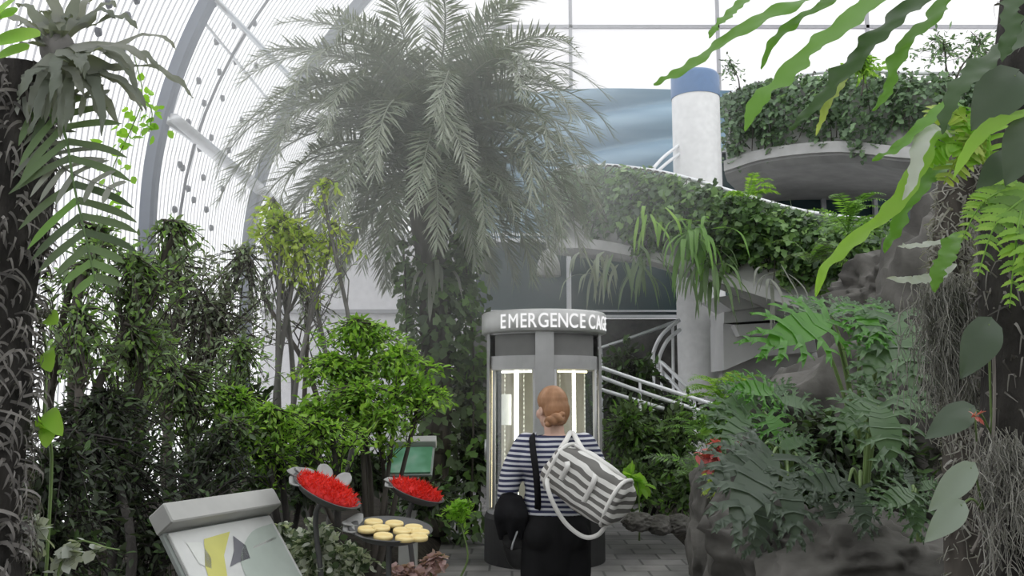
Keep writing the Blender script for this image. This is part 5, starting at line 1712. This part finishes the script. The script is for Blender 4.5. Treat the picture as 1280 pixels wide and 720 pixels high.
# ------------------------------------------------------------------ split leaf plants on the rocks
def philo(label, base, leaves, part='leaf'):
    t = thing('split_leaf_plant', label, 'plant', base)
    base = np.asarray(base, float)
    for bx, by, tx, ty, Y, dY, wf, mt, lift in leaves:
        a = W(bx, by, Y); b = W(tx, ty, Y + dY)
        d = b - a; L = np.linalg.norm(d) * 1.05
        y = nrm(d)
        hint = V3(0, -.75, .65) if lift is None else np.asarray(lift, float)
        R = frames(y[None], hint[None])[0]
        me = lobed_leaf(L * .95, L * wf, 6, .05, .2)
        V = np.concatenate(me.v) @ R.T + a
        o = build(MB().add(V, me.f), part, M[mt], t)
        st = smooth_path([base, base * .45 + a * .55 + V3(0, 0, .12), a], 12)
        build(MB().tube(st, np.linspace(.012, .006, len(st)), 6), 'petiole', M['stalk'], o)
    return t


D, Bt, G = 'leaf_philo_dull', 'leaf_philo_bright', 'leaf_philo'
philo('split leaf plant with bright green lobed leaves standing highest above the rocks', W(1075, 560, 4.6), [
    (1035, 400, 965, 418, 4.3, -.15, .9, Bt, None), (1010, 405, 1010, 372, 4.5, .1, .9, G, None), (1040, 395, 1065, 372, 4.6, .1, .8, G, None),
    (1118, 400, 1150, 478, 4.2, -.2, .8, G, None), (1105, 405, 1098, 372, 4.5, .1, .8, G, None), (1130, 410, 1185, 425, 4.3, -.05, .8, G, None), (1120, 415, 1085, 460, 4.2, -.15, .7, G, None),
    (1075, 385, 1095, 415, 4.3, -.2, .8, Bt, None)])
philo('split leaf plant with a wide star shaped leaf in the middle of the rock face', W(1080, 640, 4.2), [
    (1098, 508, 1118, 570, 3.9, -.15, .95, G, None), (1090, 500, 1050, 530, 4.0, -.1, .8, G, None), (1110, 500, 1165, 505, 4.0, -.05, .75, G, None), (1095, 495, 1080, 470, 4.2, .1, .8, G, None),
    (1060, 605, 1010, 600, 4.0, -.1, .8, D, None), (1075, 610, 1085, 660, 3.9, -.1, .7, D, None)])
philo('split leaf plant with dull lobed leaves drooping over the path side boulder', W(985, 620, 4.6), [
    (965, 570, 920, 640, 4.3, -.25, .75, D, None), (985, 595, 998, 665, 4.2, -.2, .6, D, None), (950, 560, 895, 590, 4.5, -.15, .7, D, None), (960, 620, 945, 680, 4.4, -.15, .7, D, None),
    (1000, 580, 1045, 600, 4.3, -.1, .8, G, None), (975, 560, 1010, 545, 4.4, 0, .8, G, None), (1030, 620, 1050, 668, 4.3, -.1, .6, D, None)])
philo('split leaf plant with vivid green leaves next to the pillar foot', W(945, 570, 5.6), [
    (965, 490, 925, 478, 5.2, -.1, .9, Bt, None), (945, 500, 895, 512, 5.2, -.1, .85, G, None), (960, 500, 985, 478, 5.3, 0, .8, G, None), (935, 520, 905, 550, 5.1, -.15, .8, G, None), (960, 520, 990, 555, 5.0, -.15, .8, Bt, None), (975, 500, 1020, 505, 5.2, -.05, .8, G, None), (930, 500, 905, 478, 5.3, .05, .8, G, None)])
philo('split leaf plant with narrow lobed leaves low beside the hanging roots', W(1150, 690, 3.9), [
    (1143, 620, 1148, 660, 3.7, -.1, .9, G, None), (1140, 615, 1105, 625, 3.7, -.1, .8, G, None), (1145, 612, 1172, 600, 3.8, 0, .8, G, None), (1140, 608, 1130, 580, 3.8, .05, .8, D, None)])
for i in range(1):
    shrub('leafy_bush', 'rounded green undergrowth between the pillar foot and the split leaf plants', 'bush', gnd(930, 6.6), [blob(905, 530, 6.6, 40, 40), blob(960, 540, 6.4, 60, 50)], 220, 7, .08, M['leaf_green'], M['bark_dark'], trunk_r=.02)
    shrub('leafy_bush', 'dark undergrowth filling the rock face below the star shaped leaf', 'bush', gnd(1080, 5.0, .4), [blob(1050, 560, 4.9, 130, 60), blob(1010, 640, 4.75, 90, 30)], 330, 7, .07, M['leaf_dark'], M['bark_dark'], trunk_r=.02)
shrub('red_flowered_plant', 'plant with a coral red flower head on top of the tall boulder', 'plant', W(906, 590, 5.9), [blob(908, 562, 5.6, 20, 11), blob(893, 574, 5.6, 10, 11)], 80, 7, .06, M['pink_leaf'], M['stalk'], trunk_r=.008)
shrub('yellow_moss_plant', 'cushion of yellow green moss like leaves on the tall boulder side', 'plant', W(900, 625, 5.95), [blob(898, 603, 5.9, 20, 26)], 60, 6, .035, M['leaf_yellow'], M['stalk'], trunk_r=.008, tmpl=ROUND)

# ------------------------------------------------------------------ mossy and dark trunks at the photo's right edge
mt0 = V3(*W(1195, 500, 3.5)[:2], 0.1)
t = thing('mossy_tree', 'grey moss covered trunk under the yellow green fern fronds', 'tree trunk', mt0)
P = smooth_path([mt0, W(1205, 620, 3.5), W(1200, 450, 3.5), W(1188, 320, 3.45), W(1204, 192, 3.45)], 40)
tk = build(MB().tube(P, np.interp(np.linspace(0, 1, len(P)), [0, .4, .7, 1], [.1, .065, .06, .08]), 14), 'trunk', M['bark'], t)
g = MB()
for i in range(1500):
    j = rng.integers(3, len(P)); a = rng.uniform(0, 2 * PI)
    d = V3(math.cos(a), math.sin(a), 0); p0 = P[j] + d * .06; l = rng.uniform(.03, .09)
    pts = [p0, p0 + d * l * .25 + rng.normal(size=3) * .012, p0 + d * l * .2 + V3(rng.normal() * .02, rng.normal() * .02, -l * .6), p0 + d * l * .1 + V3(rng.normal() * .03, rng.normal() * .02, -l)]
    q = strap(pts, rng.uniform(.002, .005), d, n=6, prof=[1, 1, .8, .3]); g.add(q.v[0], q.f)
tag(build(g, 'moss', M['moss'], tk), kind='stuff')
# hanging grey moss
def beard(label, c, w_, L, n):
    t = thing('hanging_moss', label, 'moss', c)
    g = MB()
    for i in range(n):
        p = c + V3(rng.normal() * w_, rng.normal() * w_ * .6, rng.uniform(-.05, .03)); l = L * rng.uniform(.4, 1.1)
        k = 9; tt = np.linspace(0, 1, k)
        pts = p + np.stack([np.cumsum(rng.normal(size=k) * .016), np.cumsum(rng.normal(size=k) * .016), -l * tt], 1)
        g.tube(pts, .0015, 3, cap=False)
        m_ = 5
        for q in range(m_):
            z = pts[rng.integers(1, k)]
            e = rand_dirs(1)[0] * .03 + V3(0, 0, -.02)
            g.tube([z, z + e * .6, z + e + V3(0, 0, -.01)], .0016, 3, cap=False)
    build(g, 'strands', M['moss'], t)
    return t


beard('grey beard of hanging moss in front of the mossy trunk, above the broad grey leaf', W(1185, 352, 3.25), .06, .5, 300)
beard('thin grey moss strands hanging over the dark trunk at the lower edge', W(1255, 545, 2.85), .04, .4, 110)
dk = V3(*W(1300, 500, 3.0)[:2], 0.1)
t = thing('dark_tree', 'very dark rough trunk at the photo edge behind the lacy fern', 'tree trunk', dk)
P = smooth_path([dk, W(1285, 620, 3.0), W(1275, 450, 3.0), W(1268, 330, 3.0), W(1275, 200, 3.0), W(1300, 0, 3.0), W(1310, -90, 3.0)], 36)
tk = build(MB().tube(P, np.interp(np.linspace(0, 1, len(P)), [0, .3, .6, 1], [.16, .12, .11, .14]), 16), 'trunk', M['bark_dark'], t)
g = MB()
for i in range(700):
    j = rng.integers(3, len(P)); a = rng.uniform(0, 2 * PI)
    d = V3(math.cos(a), math.sin(a), 0); p0 = P[j] + d * .115; l = rng.uniform(.03, .08)
    pts = [p0, p0 + d * l * .35 + rng.normal(size=3) * .01, p0 + d * l * .25 + V3(rng.normal() * .02, rng.normal() * .02, -l * .8)]
    q = strap(pts, rng.uniform(.002, .005), d, n=5, prof=[1, 1, .8, .3]); g.add(q.v[0], q.f)
tag(build(g, 'root_fibre', M['fibre'], tk), kind='stuff')
M['root'] = plain('root', (0.22, 0.2, 0.18), 0.8)
for lab, path in (('pale wiggly aerial root hanging below the pink flower', [(1228, 535), (1220, 560), (1229, 590), (1219, 625), (1228, 660), (1215, 690)]),
                  ('straight thin aerial root hanging along the dark trunk', [(1241, 400), (1243, 500), (1240, 600), (1243, 730)]),
                  ('looping thin aerial root crossing to the dark trunk low down', [(1205, 648), (1222, 664), (1245, 655), (1262, 640)])):
    P = smooth_path([W(x, y, 2.9) for x, y in path], 24)
    o = thing('aerial_root', lab, 'root', P[0])
    build(MB().tube(P, .005, 6), 'root', M['root'], o)

# broad grey green leaves climbing the trunk
def leafy_climber(label, base, leaves, mat, name='broad_leaf_climber'):
    t = thing(name, label, 'plant', base)
    base = np.asarray(base, float)
    for bx, by, tx, ty, Y, wf in leaves:
        a = W(bx, by, Y); b = W(tx, ty, Y - .04); L = np.linalg.norm(b - a)
        R = frames(nrm(b - a)[None], V3(.1, -.8, .55)[None])[0]
        me = heart_leaf(L, L * wf)
        o = build(MB().add(me.v[0] @ R.T + a, me.f), 'leaf', M[mat], t)
        build(MB().tube(smooth_path([base, (base + a) / 2 + V3(0, 0, .03), a], 8), .004, 5), 'petiole', M['stalk'], o)
    return t


leafy_climber('climber with a broad grey green leaf under the pink flower', W(1240, 545, 2.95), [(1212, 512, 1162, 541, 2.8, .27), (1236, 405, 1208, 468, 2.85, .3)], 'leaf_philo_dull')
leafy_climber('two smooth oval green leaves beside the wiggly aerial root', W(1230, 640, 2.9), [(1213, 585, 1166, 634, 2.75, .22), (1201, 632, 1161, 673, 2.7, .25)], 'leaf_greyblue')
leafy_climber('big dusky grey leaves above the lacy fern', W(1310, 180, 2.6), [(1268, 95, 1222, 150, 2.4, .36), (1290, 155, 1266, 222, 2.4, .32), (1262, 195, 1226, 230, 2.5, .26)], 'leaf_philo_dull')
q = W(1219, 520, 2.75)
t = thing('pink_flower', 'small pale pink flower beside the broad grey green leaf', 'flower', q)
g = MB(); leaf_cloud(g, np.tile(q, (11, 1)), nrm(rand_dirs(11) + V3(0, -.6, .2)), .028, OVAL, 1.0); build(g, 'petals', M['pink_leaf'], t)
build(MB().tube([q, q + V3(.01, .02, -.03), q + V3(.03, .06, -.08)], .003, 5), 'stalk', M['stalk'], t)

# ------------------------------------------------------------------ strap leaved fern hanging in from above
sb0 = W(1255, -90, 2.35)
t = thing('strap_leaf_fern', 'fern with long wavy strap leaves reaching in from above the mossy trunk', 'fern', sb0)
leaves = [([(1010, -60), (945, -12), (915, 14), (896, 32), (886, 47)], 2.25, .018, 'leaf_strap', .25),
          ([(1120, -70), (1035, -14), (985, 9), (930, 36), (885, 66), (845, 93), (817, 106)], 2.2, .026, 'leaf_strap', .28),
          ([(1130, -60), (1065, -15), (1030, 5), (990, 30), (965, 56), (951, 86)], 2.3, .019, 'leaf_strap', .25),
          ([(1180, -70), (1110, -14), (1070, 18), (1020, 58), (980, 95), (948, 128), (931, 164)], 2.1, .036, 'leaf_strap', .14),
          ([(1230, -60), (1170, -12), (1125, 18), (1095, 45), (1068, 78), (1040, 108), (1010, 140), (986, 162)], 2.15, .030, 'leaf_strap_dark', .28),
          ([(1075, 70), (1052, 100), (1034, 132), (1020, 170)], 2.16, .014, 'leaf_yellow', .2),
          ([(1240, -60), (1188, -8), (1165, 22), (1135, 50), (1118, 85), (1107, 118), (1090, 138)], 2.25, .022, 'leaf_strap', .28),
          ([(1330, -10), (1275, 45), (1235, 75), (1205, 100), (1186, 130), (1178, 168)], 2.1, .03, 'leaf_strap_dark', .15),
          ([(1300, -80), (1275, -30), (1264, 10), (1262, 45), (1252, 78)], 2.1, .028, 'leaf_strap_dark', .2)]
for pts, Y, wd, mt, wv in leaves:
    n_ = len(pts)
    path = [W(x, y, Y + .25 * (1 - i / (n_ - 1)) ** 2) for i, (x, y) in enumerate(pts)]
    build(strap(path, wd, V3(-.25, -.75, .6), wave=wv * 1.3, waves=8, n=70, jag=.5), 'leaf', M[mt], t)
sb1 = W(1205, 175, 2.9)
t = thing('strap_leaf_fern', 'fern with a long curled yellow green leaf with silvery back, on the mossy trunk', 'fern', sb1)
for pts, Y, wd, mt, wv in (([(1195, 165), (1165, 172), (1150, 205), (1132, 235), (1105, 272), (1065, 302), (1035, 330), (1019, 370)], 2.6, .032, 'leaf_lime', .3),
                           ([(1190, 170), (1166, 160), (1148, 185), (1142, 225), (1128, 250)], 2.55, .022, 'leaf_silver', .25),
                           ([(1200, 200), (1170, 215), (1140, 245), (1120, 285), (1105, 315)], 2.7, .03, 'leaf_strap', .3),
                           ([(1195, 330), (1165, 348), (1140, 350), (1108, 348)], 2.8, .022, 'leaf_silver', .2),
                           ([(1190, 300), (1160, 305), (1135, 308), (1122, 308)], 2.8, .014, 'leaf_silver', .2),
                           ([(1200, 290), (1185, 315), (1172, 340), (1168, 365)], 2.75, .03, 'leaf_strap', .2),
                           ([(1220, 140), (1190, 130), (1160, 150), (1120, 185), (1090, 200)], 2.6, .024, 'leaf_strap', .3)):
    path = [W(x, y, Y + .2 * (1 - i / (len(pts) - 1)) ** 2) for i, (x, y) in enumerate(pts)]
    build(strap(path, wd, V3(-.25, -.8, .5), wave=wv * 1.2, waves=7, n=50, jag=.4), 'leaf', M[mt], t)
t = thing('yellow_fern', 'yellow green fern clump on top of the mossy trunk', 'fern', W(1215, 200, 2.9))
for pts, mt in (([(1225, 205), (1195, 180), (1170, 185), (1155, 205)], 'leaf_lime'), ([(1230, 190), (1205, 150), (1180, 140), (1165, 150)], 'leaf_yellow'), ([(1230, 205), (1215, 170), (1195, 200), (1180, 230)], 'leaf_yellow'), ([(1235, 200), (1235, 160), (1215, 150), (1195, 165)], 'leaf_lime')):
    lobed_frond([W(x, y, 2.75) for x, y in pts], V3(0, -.7, .6), 12, .075, .012, 65, M[mt], t)
build(strap([W(1300, 135, 2.4), W(1255, 150, 2.35), W(1220, 175, 2.35), (W(1190, 225, 2.4))], .03, V3(-.2, -.6, .8), n=20, wave=.1), 'leaf', M['leaf_lime'], t)


def toothed_fern(label, base, fronds, mat):
    """lacy fern: every pinna is itself a little lobed frond"""
    t = thing('lacy_fern', label, 'fern', base)
    for path, Y, L in fronds:
        P = smooth_path([W(x, y, Y + dy) for x, y, dy in path], 24); T = nrm(np.gradient(P, axis=0)); nh = nrm(V3(-.1, -.8, .55))
        g = MB().tube(P, np.linspace(.004, .0015, len(P)), 5)
        for k in range(15):
            f = .1 + .88 * k / 14; i = min(len(P) - 1, int(f * (len(P) - 1))); s = nrm(np.cross(T[i], nh))
            l = L * (1 - f) ** .75 * .9 + .012
            for sd in (-1, 1):
                d = nrm(T[i] * .45 + s * sd + V3(0, 0, -.1))
                pts = [P[i], P[i] + d * l * .5, P[i] + d * l - V3(0, 0, l * .15)]
                q = strap(pts, max(.006, l * .2), nh, n=26, prof=[.9, 1, .8, .5, .1], jag=.4, waves=7, cup=.05); g.add(q.v[0], q.f)
        build(g, 'frond', mat, t)
    return t


toothed_fern('lacy light green fern hanging at the photo edge before the dark trunk', W(1283, 240, 2.92), [
    ([(1300, 235, 0), (1262, 262, -.1), (1240, 290, -.15), (1222, 345, -.2)], 2.45, .09), ([(1285, 240, .5), (1275, 270, -.1), (1268, 320, -.15), (1262, 385, -.15)], 2.4, .08),
    ([(1285, 238, .4), (1250, 240, -.05), (1222, 262, -.1), (1202, 300, -.15)], 2.5, .08), ([(1286, 240, .55), (1290, 290, -.1), (1285, 330, -.12), (1280, 365, -.15)], 2.35, .08), ([(1284, 236, .3), (1265, 228, 0), (1232, 240, 0), (1205, 268, -.05)], 2.6, .06)], M['leaf_bright'])

# ------------------------------------------------------------------ mist drifting round the palm
m, nt, out = new_mat('mist')
N, L = nt.nodes, nt.links
vs = N.new('ShaderNodeVolumeScatter'); vs.inputs['Color'].default_value = (0.97, 0.98, 0.98, 1); vs.inputs['Anisotropy'].default_value = 0.2
mc = W(490, 165, 10.0)
gp_ = N.new('ShaderNodeNewGeometry'); tcn = N.new('ShaderNodeVectorMath'); tcn.operation = 'SUBTRACT'; tcn.inputs[1].default_value = mc.tolist(); L.new(gp_.outputs['Position'], tcn.inputs[0]); ln_ = N.new('ShaderNodeVectorMath'); ln_.operation = 'LENGTH'
mp = N.new('ShaderNodeMapping'); mp.inputs['Scale'].default_value = (1 / 4.2, 1 / 4.3, 1 / 3.9)
L.new(tcn.outputs[0], mp.inputs[0]); L.new(mp.outputs[0], ln_.inputs[0])
sub_ = N.new('ShaderNodeMath'); sub_.operation = 'SUBTRACT'; sub_.use_clamp = True; sub_.inputs[0].default_value = 1.0
L.new(ln_.outputs['Value'], sub_.inputs[1])
pw = N.new('ShaderNodeMath'); pw.operation = 'MULTIPLY'; L.new(sub_.outputs[0], pw.inputs[0]); pw.inputs[1].default_value = 0.185
L.new(pw.outputs[0], vs.inputs['Density'])
L.new(vs.outputs[0], out.inputs['Volume']); M['mist'] = m
mc = W(490, 165, 10.0)
me_ = MB().ellipsoid((0, 0, 0), (4.2, 4.3, 3.9), nu=40, nv=24); me_.f = [f[::-1] for f in me_.f]      # outward faces
vv_ = me_.v[0] + mc; vv_[:, 0] = np.maximum(vv_[:, 0], vx(vv_[:, 2]) + .45); me_.v[0] = vv_ - mc      # inside the glazing
tag(build(me_, 'mist', M['mist'], origin=(0, 0, 0)), 'pale mist drifting round the big palm crown', 'mist', kind='stuff').location = mc
#@@SPLIT@@
